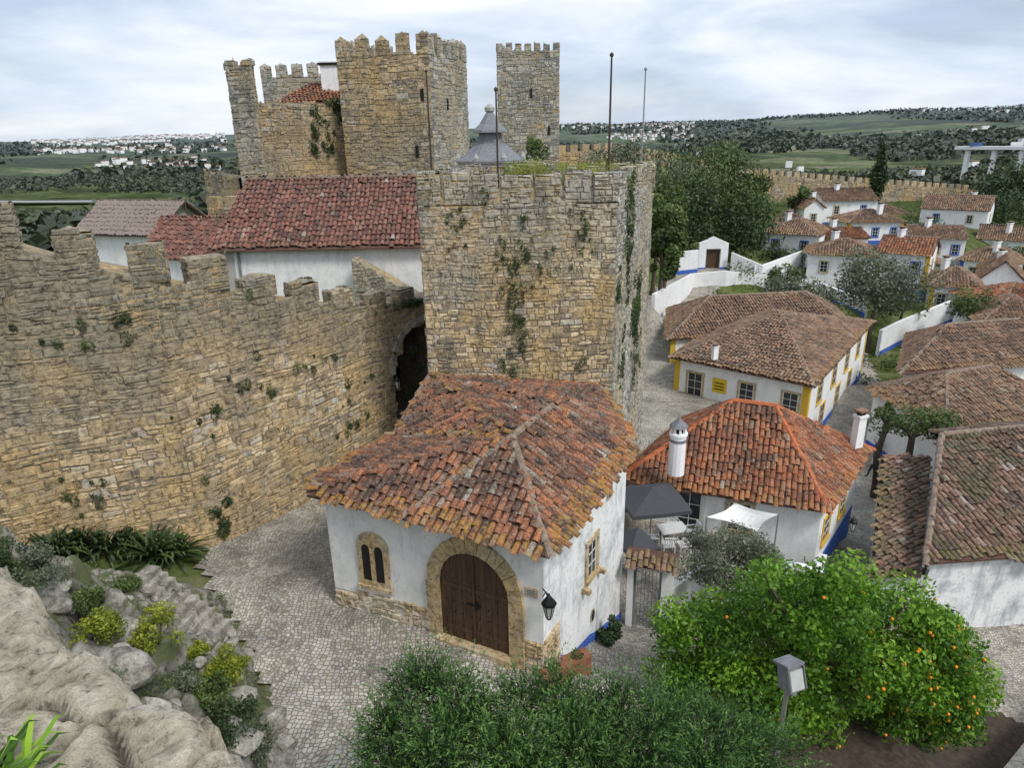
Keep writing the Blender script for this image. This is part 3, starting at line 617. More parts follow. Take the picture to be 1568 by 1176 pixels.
h2=house('courtyard_house',[(4.9,26.3),(12.0,23.55),(15.9,28.5),(9,32.3)],-4.3,-.8,1.9,'hip',.4,'orange_tile',.21,.37,5,skirt='blue_paint',rm='orange_ridge',
  wins=[(0,2.6,-2.0,1.0,2.0,'white_wood'),(0,4.6,-1.9,.9,1.2,'frame_stone'),(1,1.2,-2.4,.9,1.1,'yellow_paint'),(1,3.8,-2.4,.9,1.1,'yellow_paint')],inset=3.4)
c=SY(1035,718,24.9); chim(h2,(c[0],c[1],c[2]-.2),2.4,.32); c=SY(1312,675,27.8); chim_sq(h2,(c[0],c[1],c[2]-.3),1.8,.45)
hA=house('two_storey_house',[(11.6,46.4),(18.6,40.3),(29.4,54.8),(22,61)],-7,-1.9,-.1,'hip',.4,'brown_tile',.23,.42,4,stripe='yellow_paint',corner='yellow_paint',
  wins=[(0,1.6,-3.7,1.1,1.6,'frame_stone'),(0,5.3,-3.5,1.0,1.3),(0,8.2,-3.5,1.0,1.3),(1,3,-3.3,1.1,1.7,'yellow_paint'),(1,7,-3.3,1.1,1.7,'yellow_paint'),(1,11,-3.3,1.1,1.7,'yellow_paint'),(1,15,-3.3,1.1,1.7,'yellow_paint'),(1,4.5,-5.8,1.1,2.0,'yellow_paint'),(1,9,-5.8,1.1,2.0,'yellow_paint'),(1,13,-5.8,1.1,2.0,'yellow_paint')])
c=SY(1100,560,43.5); chim_sq(hA,(c[0],c[1]+1,-1.6),1.1,.4)
e=empty('yellow_shop_sign'); f=frame((11.6,46.4),(18.6,40.3)); mb=MB(); obox(mb,f,2.9,3.9,.01,.06,-3.9,-2.9,'sign_yellow')
for k in range(3): obox(mb,f,3.05,3.75,.061,.064,-3.7+k*.22,-3.62+k*.22,'iron_black')
mb.obj('sign_board',e)
house('annex_house',[(12.3,51.0),(27,53),(29,62),(14.5,60.5)],-5.5,-1.9,.1,'hip',.35,'brown_tile',.24,.42,3,stripe='yellow_paint',corner='yellow_paint',inset=3.5)
house('hipped_roof_house',[(23.2,33.6),(31.5,35.8),(30,43),(22.4,39.8)],-6.2,-2.1,-.4,'hip',.4,'brown_tile',.22,.4,4,inset=2.8,wins=[(0,.5,-3.8,1.,1.2,'yellow_paint')])
house('long_tiled_house',[(25.7,42.5),(38,44.5),(41,53),(30.8,51)],-7,-2.0,-.2,'hip',.4,'brown_tile',.23,.42,3,inset=3.2)
e=empty('mossy_roof_house'); mb=MB()
E0=(14.55,20.6,-1.55);E1=(24.5,21.6,-1.55);Rr0=(18.2,26.6,.75);Rr1=(27,28,.75)
tiles(mb,[E0,E1,Rr1,Rr0],.21,.37,'moss_tile',5); tiles(mb,[Rr0,Rr1,(29,33,-1.5),(21,32,-1.5)],.21,.4,'moss_tile',3)
tiles(mb,[(13.0,21.3,-2.5),(14.5,20.75,-2.15),(18.3,27.2,-.6),(16.7,28.2,-.95)],.21,.37,'moss_tile',5); ridge(mb,Rr0,Rr1,'mortar_ridge'); ridge(mb,(14.45,20.6,-1.6),(18.15,26.6,.7),'mortar_ridge')
mb.obj('tiled_roof',e); mb=MB()
for p,q,za,zb2 in(((14.8,20.9),(24.3,21.9),-1.65,-1.65),((18.4,27),(14.8,20.9),.3,-1.65),((13.3,21.5),(14.8,20.9),-2.55,-2.2),((16.9,28.3),(13.3,21.5),-1.05,-2.6),((24.3,21.9),(28,32),-1.6,-1.6)):
    mb.add([(*p,-8),(*q,-8),(*q,zb2),(*p,za)],[(0,1,2,3)],'old_plaster')
mb.obj('walls',e); mb=MB(); tube(mb,[(14.6,20.6,-1.7),(14.65,20.75,-2.3)],.05,'slate_grey'); tube(mb,[(14.35,20.55,-1.62),(18.05,26.6,.68)],.04,'slate_grey'); mb.obj('downpipe',e)
def vh(x0,y0,Y0,x1,y1,Y1,dep,wh,rh,kind='hip',name='village_house',wins=2,tm='brown_tile',rot=False,ch=True,**k):
    p=SY(x0,y0,Y0); q=SY(x1,y1,Y1); ze=(p[2]+q[2])/2; d=nrm((q-p)[:2]); nn=np.array([-d[1],d[0]]); L=np.linalg.norm((q-p)[:2])
    fp=[p[:2],q[:2],q[:2]+nn*dep,p[:2]+nn*dep]; fe=0
    if rot: fp=[fp[3],fp[0],fp[1],fp[2]]; fe=1
    W=[(fe,(j+.5)/wins*L,ze-1.5,.8,1.1,random.choice(('yellow_paint','blue_paint','frame_stone','frame_stone'))) for j in range(wins)]+[((fe+1)%4,.5*dep,ze-1.5,.8,1.1,'frame_stone')]
    e=house(name,fp,ze-wh,ze,ze+rh,kind,.25,tm,.3,.5,2,wins=W,**k)
    c=(np.array(fp[0])+np.array(fp[2]))/2
    if ch: chim_sq(e,(c[0]+d[0]*L*random.uniform(-.3,.3),c[1]+random.uniform(-1.5,.5),ze+rh*.4),1.9,.7)
    return e
vh(1168,352,90,1255,362,86,7,3.5,1.6)
vh(1262,308,112,1345,304,112,7,4,1.5,'gable')
vh(1232,318,108,1262,318,108,6,4,1.3,'gable',wins=1,rot=True)
vh(1300,342,97,1385,336,97,6,3.2,1.3,wins=3,corner='yellow_paint')
vh(1410,322,118,1515,318,112,8,4,2.0,'gable')
vh(1238,388,78,1345,390,75,6,4.5,1.3,wins=2,stripe='yellow_paint')
vh(1345,384,76,1425,390,73,6,4.5,1.4,'gable',wins=2,tm='orange_tile',corner='yellow_paint')
vh(1395,362,92,1480,366,90,6,4,1.3,'gable',wins=3)
vh(1425,440,70,1505,436,68,7,3.6,1.5,wins=2,corner='yellow_paint'); vh(1500,432,72,1570,426,70,8,4,2.0,'gable',wins=1,rot=True)
vh(1372,402,84,1440,405,82,5,4,1.1,wins=2)
vh(1270,366,88,1330,362,88,5,4,.9,'gable',wins=2,stripe='yellow_paint',tm='orange_tile')
vh(1470,404,88,1560,396,84,7,4,1.6,wins=2,corner='blue_paint')
vh(1340,330,128,1400,328,128,8,3.5,1.6,wins=2,ch=False)
vh(1495,372,105,1600,362,100,7,4,1.6,'gable',wins=2)
vh(1500,505,56,1640,495,54,8,4,1.8,wins=2)
vh(1530,474,62,1650,466,62,7,4,1.6,wins=2,tm='orange_tile')
vh(1205,345,98,1240,345,98,5,4,1.2,'gable',wins=1,rot=True,ch=False)
def wwall(name,pts,h,th=.3,skirt=True,mat='clean_plaster'):
    e=empty(name); mb=MB()
    for i in range(len(pts)-1):
        p,q=pts[i],pts[i+1]; f=frame(p,q); za=G(*p[:2]); zb_=G(*q[:2]); L=f.L
        mb.add([f(0,0,za-1.5),f(L,0,zb_-1.5),f(L,0,zb_+h),f(0,0,za+h),f(0,-th,za-1.5),f(L,-th,zb_-1.5),f(L,-th,zb_+h),f(0,-th,za+h)],[(0,1,2,3),(3,2,6,7),(7,6,5,4),(0,3,7,4),(1,5,6,2)],mat)
        if skirt: mb.add([f(0,.015,za-1),f(L,.015,zb_-1),f(L,.015,zb_+.4),f(0,.015,za+.4)],[(0,1,2,3)],'blue_paint')
    mb.obj('wall_body',e); return e
wwall('white_garden_wall',[SZ(1000,515,-4)[:2],SZ(1060,448,-3)[:2],SZ(1110,452,-3.3)[:2],SZ(1180,455,-4)[:2]],1.5,skirt=False)
wwall('white_garden_wall',[SZ(1030,400,0)[:2],SZ(1068,412,-1)[:2]],2.4)
wwall('white_garden_wall',[SZ(1118,410,-1)[:2],SZ(1165,436,-2.6)[:2],SZ(1235,415,-3.5)[:2]],2.0,skirt=False)
wwall('white_garden_wall',[SZ(1345,545,-7)[:2],SZ(1375,530,-7)[:2],SZ(1460,508,-7)[:2]],2.4)
wwall('white_garden_wall',[SZ(1480,520,-7)[:2],SZ(1570,545,-7)[:2]],2.0)
wwall('white_garden_wall',[SZ(1150,462,-4.5)[:2],SZ(1250,468,-5.5)[:2],SZ(1320,505,-6.5)[:2]],1.6)
wwall('courtyard_wall',[(9.2,21.6),(11.2,21.2),(12.2,23.0)],1.6,skirt=False,mat='old_plaster')
wwall('courtyard_wall',[(5.0,18.9),(6.5,20.6),(9.2,21.6)],1.3,skirt=False,mat='white_plaster')
e=empty('garden_stone_wall'); mb=MB(); stones(mb,[(12.2,12.6),(16.2,15.6),(21,18.5)],[-4.5,-5,-5.5],[-3.1,-3.6,-4],ch=.2,sl=.4,mat='tower_grey',back='mortar_grey',cap=.5); mb.obj('masonry',e)
e=empty('white_gateway'); mb=MB(); p=SY(1068,418,75);q=SY(1112,420,75); f=frame(p,q); L=f.L; zb_=p[2]
obox(mb,f,0,L*.25,-.5,0,zb_-1,zb_+2.6,'clean_plaster'); obox(mb,f,L*.75,L,-.5,0,zb_-1,zb_+2.6,'clean_plaster'); obox(mb,f,0,L,-.5,0,zb_+2.6,zb_+3.2,'clean_plaster')
mb.add([f(0,0,zb_+3.2),f(L,0,zb_+3.2),f(L/2,0,zb_+3.9),f(0,-.5,zb_+3.2),f(L,-.5,zb_+3.2),f(L/2,-.5,zb_+3.9)],[(0,1,2),(5,4,3),(0,2,5,3),(1,4,5,2)],'clean_plaster')
for s_ in(.0,.75): obox(mb,f,L*s_,L*(s_+.25),.0,.03,zb_-1,zb_+.6,'blue_paint')
obox(mb,f,L*.25,L*.75,-.45,-.4,zb_-1,zb_+2.6,'door_wood'); mb.obj('gateway_body',e)
e=empty('garden_gate_wall'); mb=MB(); f=frame((3.62,18.9),(5.0,18.45)); L=f.L
obox(mb,f,0,.2,-.3,0,-4,-.2,'white_plaster'); obox(mb,f,1.1,L,-.3,0,-4,-.2,'white_plaster'); obox(mb,f,0,L,-.3,.0,-.2,.05,'white_plaster')
obox(mb,f,.2,.28,-.2,-.1,-3,-.2,'slate_grey'); obox(mb,f,1.02,1.1,-.2,-.1,-3,-.2,'slate_grey'); obox(mb,f,.28,1.02,-.2,-.12,-.3,-.2,'slate_grey')
for k in range(6): obox(mb,f,.32+k*.12,.335+k*.12,-.17,-.15,-2.7,-.3,'slate_grey')
mb.obj('gate_frame',e); mb=MB(); tiles(mb,[f(-.05,.25,.08),f(L+.1,.25,.08),f(L+.1,-.35,.35),f(-.05,-.35,.35)],.18,.3,'moss_tile',5); mb.obj('tile_coping',e)
def parasol(name,c,h,w,mat,drop=.5,ang=.2):
    e=empty(name); mb=MB(); x,y,z=c
    tube(mb,[(x,y,z),(x,y,z+h)],.03,'steel',8); lathe(mb,c,[(.28,0),(.28,.08),(.05,.1)],'concrete',12); mb.obj('pole_and_base',e)
    mb=MB(); cs=[(x+w*(math.cos(ang)*a-math.sin(ang)*b),y+w*(math.sin(ang)*a+math.cos(ang)*b),z+h-drop) for a,b in((-1,-1),(0,-1.03),(1,-1),(1.03,0),(1,1),(0,1.03),(-1,1),(-1.03,0))]
    low=[(p[0],p[1],p[2]-.16) for p in cs]; V=[(x,y,z+h+.05)]+cs+low
    mb.add(V,[(0,1+i,1+(i+1)%8) for i in range(8)]+[(1+i,9+i,9+(i+1)%8,1+(i+1)%8) for i in range(8)],mat)
    for p in cs: tube(mb,[(x,y,z+h-.02),(p[0],p[1],p[2]-.02)],.01,'steel',4)
    mb.obj('canopy',e)
g0=G(5.5,23.6)
parasol('grey_parasol',(5.35,23.6,g0),2.7,1.15,'fabric_grey',.45,.15); parasol('grey_parasol',(4.45,21.6,G(4.3,21.4)),2.1,.6,'fabric_grey',.6,.3)
e=empty('white_sun_canopy'); mb=MB(); V=np.array([SY(1082,792,23.0),SY(1125,770,24.3),SY(1192,788,22.8),SY(1160,814,21.9)]); n_=8; GV=[]
for i in range(n_+1):
    for j in range(n_+1):
        a_,b_=i/n_,j/n_; p=V[0]*(1-a_)*(1-b_)+V[1]*(1-a_)*b_+V[2]*a_*b_+V[3]*a_*(1-b_); p=p-np.array([0,0,.35*math.sin(math.pi*a_)*math.sin(math.pi*b_)])
        cx=V.mean(0); e1=.16*(math.sin(math.pi*a_) if b_ in(0,1) else (math.sin(math.pi*b_) if a_ in (0,1) else 0)); p=p+(cx-p)*e1; GV.append(p)
mb.add(GV,[(i*(n_+1)+j,i*(n_+1)+j+1,(i+1)*(n_+1)+j+1,(i+1)*(n_+1)+j) for i in range(n_) for j in range(n_)],'fabric_white')
for v_ in (V[0],V[3],V[2]): tube(mb,[v_,(v_[0],v_[1],-3.6)],.03,'steel',6)
mb.obj('sail_and_posts',e)
def table(c):
    e=empty('patio_table'); mb=MB(); x,y,z=c; box(mb,(x,y,z+.73),(1.1,.75,.04),'chair_white',.2)
    for a,b in((-.48,-.3),(.48,-.3),(.48,.3),(-.48,.3)): tube(mb,[(x+a,y+b,z),(x+a,y+b,z+.72)],.025,'chair_white',6)
    mb.obj('table_parts',e)
def chair(c,ang):
    e=empty('patio_chair'); mb=MB(); x,y,z=c; ca,sa=math.cos(ang),math.sin(ang); R=lambda u,v:(x+ca*u-sa*v,y+sa*u+ca*v)
    box(mb,(x,y,z+.44),(.46,.46,.035),'chair_white',ang)
    for a,b in((-.2,-.2),(.2,-.2),(.2,.2),(-.2,.2)): p=R(a,b); tube(mb,[(*R(a*1.1,b*1.1),z),(*p,z+.44)],.02,'chair_white',5)
    for k in range(5): p=R(-.18+.09*k,.22); q=R(-.18+.09*k,.28); tube(mb,[(*p,z+.44),(*q,z+.86)],.018,'chair_white',5)
    tube(mb,[(*R(-.22,.28),z+.87),(*R(.22,.28),z+.87)],.025,'chair_white',5)
    for s in(-.22,.22): tube(mb,[(*R(s,.25),z+.65),(*R(s,-.18),z+.65),(*R(s,-.2),z+.44)],.018,'chair_white',5)
    mb.obj('chair_parts',e)
tc=SZ(1030,808,g0+.75); table((tc[0],tc[1],g0))
for dx,dy,a in((-.8,-.1,1.6),(.8,.1,-1.4),(-.3,-.7,3.1),(.3,-.7,3.3),(.2,.7,0.1)): chair((tc[0]+dx,tc[1]+dy,g0),a)

# ---------- long white hall
e=empty('white_church_hall'); mb=MB(); zl=7.45
p=(-15.9,38.2);q=(2,38.2)
mb.add([(*p,0),(*q,0),(*q,zl),(*p,zl)],[(0,1,2,3)],'white_plaster'); mb.add([(-15.6,47.5,0),(*p,0),(*p,zl),(-15.45,43,10.6),(-15.2,47.5,zl)],[(0,1,2,3,4)],'white_plaster')
f=frame(p,q); obox(mb,f,0,.7,0,.04,1,zl-.2,'concrete'); tube(mb,[f(1.0,.1,2),f(1.0,.1,zl)],.07,'slate_grey')
mb.obj('walls',e); mb=MB()
tiles(mb,[(-16.4,37.7,7.35),(2,37.7,7.35),(2,43,10.75),(-15.6,43,10.75)],.26,.42,'red_tile',4); tiles(mb,[(-15.6,43,10.75),(2,43,10.75),(2,48,7.3),(-15.6,48,7.3)],.26,.42,'red_tile',3); ridge(mb,(-15.7,43,10.8),(2,43,10.8),'mortar_ridge',.16)
mb.obj('tiled_roof',e)
e=empty('stone_buttress'); mb=MB(); stones(mb,[SY(538,400,36.5)[:2],SY(700,400,36)[:2]],1,[7.0,3.6],ch=.22,sl=.4,mat='castle_grey',back='mortar_grey',cap=1.2); mb.obj('masonry',e)
house('red_roof_house',[SY(222,395,44)[:2],SY(345,400,42)[:2],SY(345,400,42)[:2]+[0.5,6],SY(222,395,44)[:2]+[.5,6]],1,6.2,8.2,'gable',.3,'red_tile',.28,.45,3,skirt=None)
e=empty('barn_house'); p=SY(128,350,68);q=SY(218,350,66); z0=p[2]; mb=MB(); d=nrm((q-p)[:2]); nn=np.array([-d[1],d[0]]); q=p+np.r_[d*8.5,0]
fp=[p[:2],q[:2],q[:2]+nn*7,p[:2]+nn*7]
for i in range(4): mb.add([(*fp[i],-3),(*fp[(i+1)%4],-3),(*fp[(i+1)%4],z0),(*fp[i],z0)],[(0,1,2,3)],'clean_plaster')
m1=(fp[1]+fp[2])/2;m0=(fp[0]+fp[3])/2; mb.add([(*fp[1],z0),(*fp[2],z0),(*m1,z0+2.3)],[(0,1,2)],'fabric_white')
mb.obj('walls',e); mb=MB(); o=d*.8; ov=nn*.7
for q4 in ([(*(fp[0]-ov-o),z0-.35),(*(fp[1]-ov+o),z0-.35),(*(m1+o),z0+2.5),(*(m0-o),z0+2.5)],[(*(fp[2]+ov+o),z0-.35),(*(fp[3]+ov-o),z0-.35),(*(m0-o),z0+2.5),(*(m1+o),z0+2.5)]):
    tiles(mb,q4,.3,.6,'new_tile_metal',2,under='bark',th=.2)
mb.obj('roof',e); mb=MB()
P_=[np.r_[fp[1]+d*.75,z0-.1],np.r_[m1+d*.75,z0+2.3],np.r_[fp[2]+d*.75,z0-.1]]
for a_,b_ in((0,1),(1,2),(0,2)): tube(mb,[P_[a_],P_[b_]],.1,'bark',4)
tube(mb,[(P_[0]+P_[2])/2,P_[1]],.08,'bark',4); mb.obj('gable_timbers',e)

# ---------- cupola
e=empty('church_cupola'); c=SY(752,250,46); mb=MB(); zc=11.0
lathe(mb,(c[0],c[1],zc),[(2.2,-3),(2.2,.35),(2.35,.4),(2.35,.5)],'concrete',8,rot=.39); lathe(mb,(c[0],c[1],zc),[(2.4,.5),(1.8,.8),(1.2,1.35),(.95,1.5)],'slate_grey',8,rot=.39)
lathe(mb,(c[0],c[1],zc),[(.85,1.5),(.75,2.1),(1.2,2.15),(1.15,2.3),(.7,2.65),(.4,3.1),(.25,3.3)],'slate_grey',8,rot=.39)
lathe(mb,(c[0],c[1],zc),[(.12,3.25),(.3,3.4),(.32,3.6),(.18,3.75),(.0,3.85)],'concrete',8)
for k in range(8):
    t=math.pi*k/4+.39; lathe(mb,(c[0]+2.2*math.cos(t),c[1]+2.2*math.sin(t),zc+.5),[(.13,0),(.16,.2),(.0,.5)],'concrete',5)
mb.obj('cupola_body',e)

# ---------- castle
def merlon_row(mb,f,u0,u1,zt,w,g,h,th,mat,pyr,back):
    u=u0
    while u+w<=u1+.01:
        stone_block(mb,f,u,u+w,-th,.03,zt-.1,zt+h*random.uniform(.85,1.08),mat,back,ch=.33,sl=.5,pyr=pyr); u+=w+g
def ctower(name,fp,zb,zt,mats,w,g,h,pyr=.0,ch=.30,sl=.5,back='mortar_back',edges=(0,1,2,3),slits=()):
    e=empty(name); mb=MB()
    for i in range(4): stones(mb,[fp[i],fp[(i+1)%4]],zb,zt,ch,sl,mats[i%len(mats)],back,proud=.04,gap=.02,below=0)
    mb.add([(*p[:2],zt-.5) for p in fp],[(0,1,2,3)],back); mb.obj('masonry',e); mb=MB()
    for i in edges:
        f=frame(fp[i],fp[(i+1)%4]); n_=max(1,round((f.L+g)/(w+g))); gg=(f.L-n_*w)/max(1,n_-1) if n_>1 else 0
        merlon_row(mb,f,0,f.L,zt,w,max(gg,.2),h,.55,mats[i%len(mats)],pyr,back)
    mb.obj('merlons',e)
    if slits:
        mb=MB()
        for ed,u,z in slits:
            f=frame(fp[ed],fp[(ed+1)%4]); obox(mb,f,u-.12,u+.12,-.1,.1,z-.45,z+.45,'dark')
        mb.obj('arrow_slits',e)
    return e
K0=SY(521,150,60);K1=SY(660,150,58.5)
K2=SY(716,150,65.5)[:2]; K3=K0[:2]+np.array([2.5,7.5]); zt=SY(590,82,59)[2]
ctower('castle_keep',[K0[:2],K1[:2],K2,K3],4,zt,['castle_stone','castle_grey','castle_grey','castle_grey'],.95,.75,1.15,pyr=.35,slits=((0,6.2,zt-7.2),(1,3,zt-3.6),(0,6.9,zt-3.0)))
L0=SY(352,150,54);L1=SY(391,150,53.5); L2=SY(394,150,56.4); L3=SY(356,150,57); zt=SY(370,98,54)[2]
ctower('slender_castle_tower',[L0[:2],L1[:2],L2[:2],L3[:2]],2,zt,['castle_grey','castle_stone'],.7,.3,.3)
q0=SY(388,180,58);q1=SY(536,180,62); zt2=SY(460,156,60)[2]
e=empty('castle_residence'); mb=MB(); stones(mb,[q0[:2],q1[:2],q1[:2]+[0,8],q0[:2]+[0,8],q0[:2]],4,zt2,.3,.5,'castle_stone','mortar_back',proud=.04,below=0); mb.add([(*q0[:2],zt2-.2),(*q1[:2],zt2-.2),(*(q1[:2]+[0,8]),zt2-.2),(*(q0[:2]+[0,8]),zt2-.2)],[(0,1,2,3)],'mortar_back')
mb.obj('masonry',e); mb=MB(); a_=SY(414,151,61);b_=SY(520,150,63.5)
tiles(mb,[(a_[0],a_[1],zt2),(b_[0],b_[1],zt2),(b_[0]-.3,67,zt2+1.8),(a_[0]+1.8,67,zt2+1.8)],.3,.5,'orange_tile',3); mb.obj('tiled_roof',e)
mb=MB(); f=frame(q0[:2],q1[:2]); obox(mb,f,3.6,4.2,-.1,.1,8.4,9.6,'frame_stone'); obox(mb,f,3.7,4.1,.05,.12,8.5,9.5,'dark'); mb.obj('window',e)
mb=MB()
for _ in range(40):
    uu=random.uniform(4.6,8.6)-.5*random.random(); r=random.uniform(.15,.45); crown(mb,[(f(uu,.12,random.uniform(zt2-4.2,zt2-.3)),(r,.12,r*1.4))],int(r*240),.08,'leaf_dark')
for _ in range(8):
    r=random.uniform(.2,.4); crown(mb,[(f(random.uniform(6,8.8),.1,zt2+random.uniform(-.3,.2)),(r*1.3,.2,r))],int(r*300),.09,'leaf_mid')
mb.obj('ivy_foliage',e)
e=empty('rear_battlement'); M0=SY(398,105,70);M1=SY(495,112,70); f=frame(M0,M1); mb=MB(); zz=SY(440,116,70)[2]; stones(mb,[M0[:2],M1[:2]],10,zz,.32,.55,'castle_grey','mortar_grey',below=0,cap=.6); merlon_row(mb,f,0,f.L,zz,.9,.55,.9,.5,'castle_grey',.2,'mortar_grey'); mb.obj('masonry',e)
e=empty('white_chimney_block'); mb=MB(); c=SY(507,125,66); box(mb,(c[0],c[1],c[2]),(1.4,1.2,3.2),'clean_plaster'); box(mb,(c[0],c[1],c[2]+1.4),(1.7,1.5,.2),'dark'); mb.obj('chimney_body',e)
Q0=SY(762,150,80);Q1=SY(856,150,80); zt=SY(806,76,80)[2]
ctower('square_castle_tower',[Q0[:2],Q1[:2],Q1[:2]+[.3,7],Q0[:2]+[.8,7]],3,zt,['castle_grey'],.62,.42,.6,back='mortar_grey',slits=((0,3.6,zt-4.2),(0,5.5,zt-8)))
def owall(name,pts,base,top,mer=True,mat='castle_stone',ch=.42,sl=.7):
    e=empty(name); mb=MB(); stones(mb,[p[:2] for p in pts],base,top,ch,sl,mat,'mortar_back',proud=.06,gap=.04,cap=1.2,below=0); mb.obj('masonry',e)
    if mer:
        mb=MB()
        for i in range(len(pts)-1):
            f=frame(pts[i][:2],pts[i+1][:2]); t0=top[i];t1=top[i+1]; u=0
            while u<f.L-1:
                zt=t0+(t1-t0)*u/f.L; obox(mb,f,u,u+1.2,-.45,.03,zt-.2,zt+.8,mat,random.random()); u+=2.0
        mb.obj('merlons',e)
pts=[SY(855,232,95),SY(935,228,100),SY(1010,240,108),SY(1080,250,120),SY(1130,262,140),SY(1300,277,150),SY(1492,290,158)]
owall('town_wall',pts,[2,2,2,1,-3,-3,-6],[p[2] for p in pts])
pts=[SY(312,262,62),SY(365,270,56)]; owall('outer_castle_wall',pts,0,[p[2] for p in pts],False)
pts=[SY(318,318,52),SY(375,318,50)]; owall('outer_castle_wall',pts,0,[p[2] for p in pts],True)
def pole(x,yb,yt,Y,r,mat,name='flagpole',zlow=None):
    e=empty(name); b=SY(x,yb,Y); t=SY(x,yt,Y); mb=MB(); tube(mb,[(b[0],Y,zlow if zlow is not None else b[2]),(b[0],Y,t[2])],[r,r*.7],mat,8)
    lathe(mb,(b[0],Y,t[2]),[(r*.7,0),(r*1.6,.04),(r*1.6,.1),(0,.16)],mat,8); mb.obj('pole',e)
pole(932,250,87,26,.045,'pole_brown',zlow=10.8); pole(983,235,108,34,.045,'steel',zlow=0)
pole(661,262,110,42.8,.06,'pole_brown',zlow=9.5); pole(763,292,140,24.3,.04,'pole_brown',zlow=10)
e=empty('overhead_cable'); mb=MB()
a_=SY(165,405,19.6); b_=SY(505,705,18.4)
tube(mb,[a_+(b_-a_)*t-np.array([0,0,1.0*t*(1-t)]) for t in np.linspace(0,1,14)],.0045,'cable_dark',4)
mb.obj('cable',e)

# ---------- rocks, steps
def lump(X,Y,s,z=0,seed=0):
    o=np.empty(X.shape)
    for idx in np.ndindex(X.shape): o[idx]=mn.multi_fractal(Vector((X[idx]*s+seed,Y[idx]*s,z)),.9,2.1,6)
    return o
def vlump(X,Y,s,seed=0):
    o=np.empty(X.shape)
    for idx in np.ndindex(X.shape):
        d=mn.voronoi(Vector((X[idx]*s+seed,Y[idx]*s,seed)))[0]; o[idx]=min(1,(d[1]-d[0])*2.2)
    return o
bl=[(-4.5,3.6),(-2.46,2.86),(-2.12,2.60),(-1.83,2.34),(-1.5,2.16),(-1.26,1.96),(-1.02,1.82),(-.82,1.64),(-.5,1.1),(-.4,.4),(-4.5,.4)]
def sd(X,Y,P):
    dm=np.full(X.shape,1e9)
    for i in range(len(P)):
        a=np.array(P[i]);b=np.array(P[(i+1)%len(P)]); ab=b-a; t=np.clip(((X-a[0])*ab[0]+(Y-a[1])*ab[1])/ab.dot(ab),0,1); dm=np.minimum(dm,np.hypot(X-a[0]-t*ab[0],Y-a[1]-t*ab[1]))
    return np.where(inpoly(X,Y,P),dm,-dm)
xs=np.arange(-4.2,-.1,.02);ys=np.arange(.5,3.8,.02);X,Y=np.meshgrid(xs,ys)
l1=lump(X,Y,2.6)-1; s=sd(X,Y,bl); s2=s+.10*l1
v1=vlump(X+.08*l1,Y-.08*l1,2.3,3); v2=vlump(X+.1*l1,Y,8,9)
cellh=.5+.5*vn(X,Y,3.0,4)
Z=11.16+.05*(lump(X,Y,2.2,1)-1)+.10*np.minimum(v1*4,1)*cellh+.015*np.minimum(v2*3,1)+.03*(lump(X,Y,10,2)-1)-np.clip(.05-s2,0,9)*8-np.clip(.12-s2,0,.12)*1.0
grid_obj('rubble_wall_top',X,Y,Z,(s[:-1,:-1]>-.5),'pale_rock')
def drock(X,Y): return (X+5.1)*(-.85)+(Y-11.4)*(-.53)
def zslope(X,Y):
    d=drock(X,Y)+.5*(lump(X,Y,.5)-1)
    z=gz(X,Y)+np.clip(d/.5,-.6,1)*1.0+np.clip(d-.4,0,6)*.75
    far=np.clip((Y-13.0)/3,0,1); z=z*(1-far)+(gz(X,Y)+np.clip(d/.6,-.5,1)*.12+np.clip(d,0,5)*.08)*far
    return z+(.75*vlump(X,Y,.7,5)+.35*vlump(X,Y,1.9,8)-.5)*(1-.8*far)+.16*lump(X,Y,1.8)-.15
xs=np.arange(-19,-1.5,.10);ys=np.arange(3.2,17.2,.10);X,Y=np.meshgrid(xs,ys); Z=zslope(X,Y); ZS=(xs,ys,Z)
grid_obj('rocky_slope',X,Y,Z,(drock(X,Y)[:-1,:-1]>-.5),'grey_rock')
def HS(x,y):
    i=int(np.clip(round((y-ys[0])/.1),0,len(ys)-1)); j=int(np.clip(round((x-xs[0])/.1),0,len(xs)-1)); return float(ZS[2][i,j])
bm=bmesh.new(); bmesh.ops.create_icosphere(bm,subdivisions=2,radius=1); iv=np.array([v.co[:] for v in bm.verts]); IF=[tuple(v.index for v in f.verts) for f in bm.faces]; bm.free()
e=empty('boulder_scatter'); mb=MB()
for _ in range(480):
    x=random.uniform(-15,-3);y=random.uniform(5,17); dd_=drock(np.array(x),np.array(y))
    if dd_<-.25 or dd_>5: continue
    if dd_>0.3 and random.random()<.35: continue
    r=random.choice((.08,.12,.18,.28,.42,.6))*random.uniform(.7,1.3)
    if y>14: r=min(r,.2)
    pl=iv.copy()
    for _k in range(9):
        nv=nrm(rng.normal(size=3)); h=random.uniform(.45,.8); dt=pl@nv; pl=pl-np.outer(np.clip(dt-h,0,9),nv)
    pl=pl*np.array([1,random.uniform(.6,1),random.uniform(.5,.85)])*r
    mb.add(pl+np.array([x,y,max(HS(x,y),G(x,y))+r*.15]),IF,'boulder_rock')
mb.obj('boulders',e)
e=empty('stone_steps'); mb=MB(); s0=SZ(335,980,.05); s1=SZ(212,888,1.75); ns=11; fa=math.atan2((s1-s0)[1],(s1-s0)[0])
for i in range(ns):
    c=s0+(s1-s0)*i/(ns-1)
    for k in range(3):
        box(mb,(c[0]-math.sin(fa)*(k-1)*.42+random.gauss(0,.02),c[1]+math.cos(fa)*(k-1)*.42,c[2]-.5+random.gauss(0,.012)),(.42,.40,1.1),'boulder_rock',fa+random.gauss(0,.05),random.random())
mb.obj('step_blocks',e)

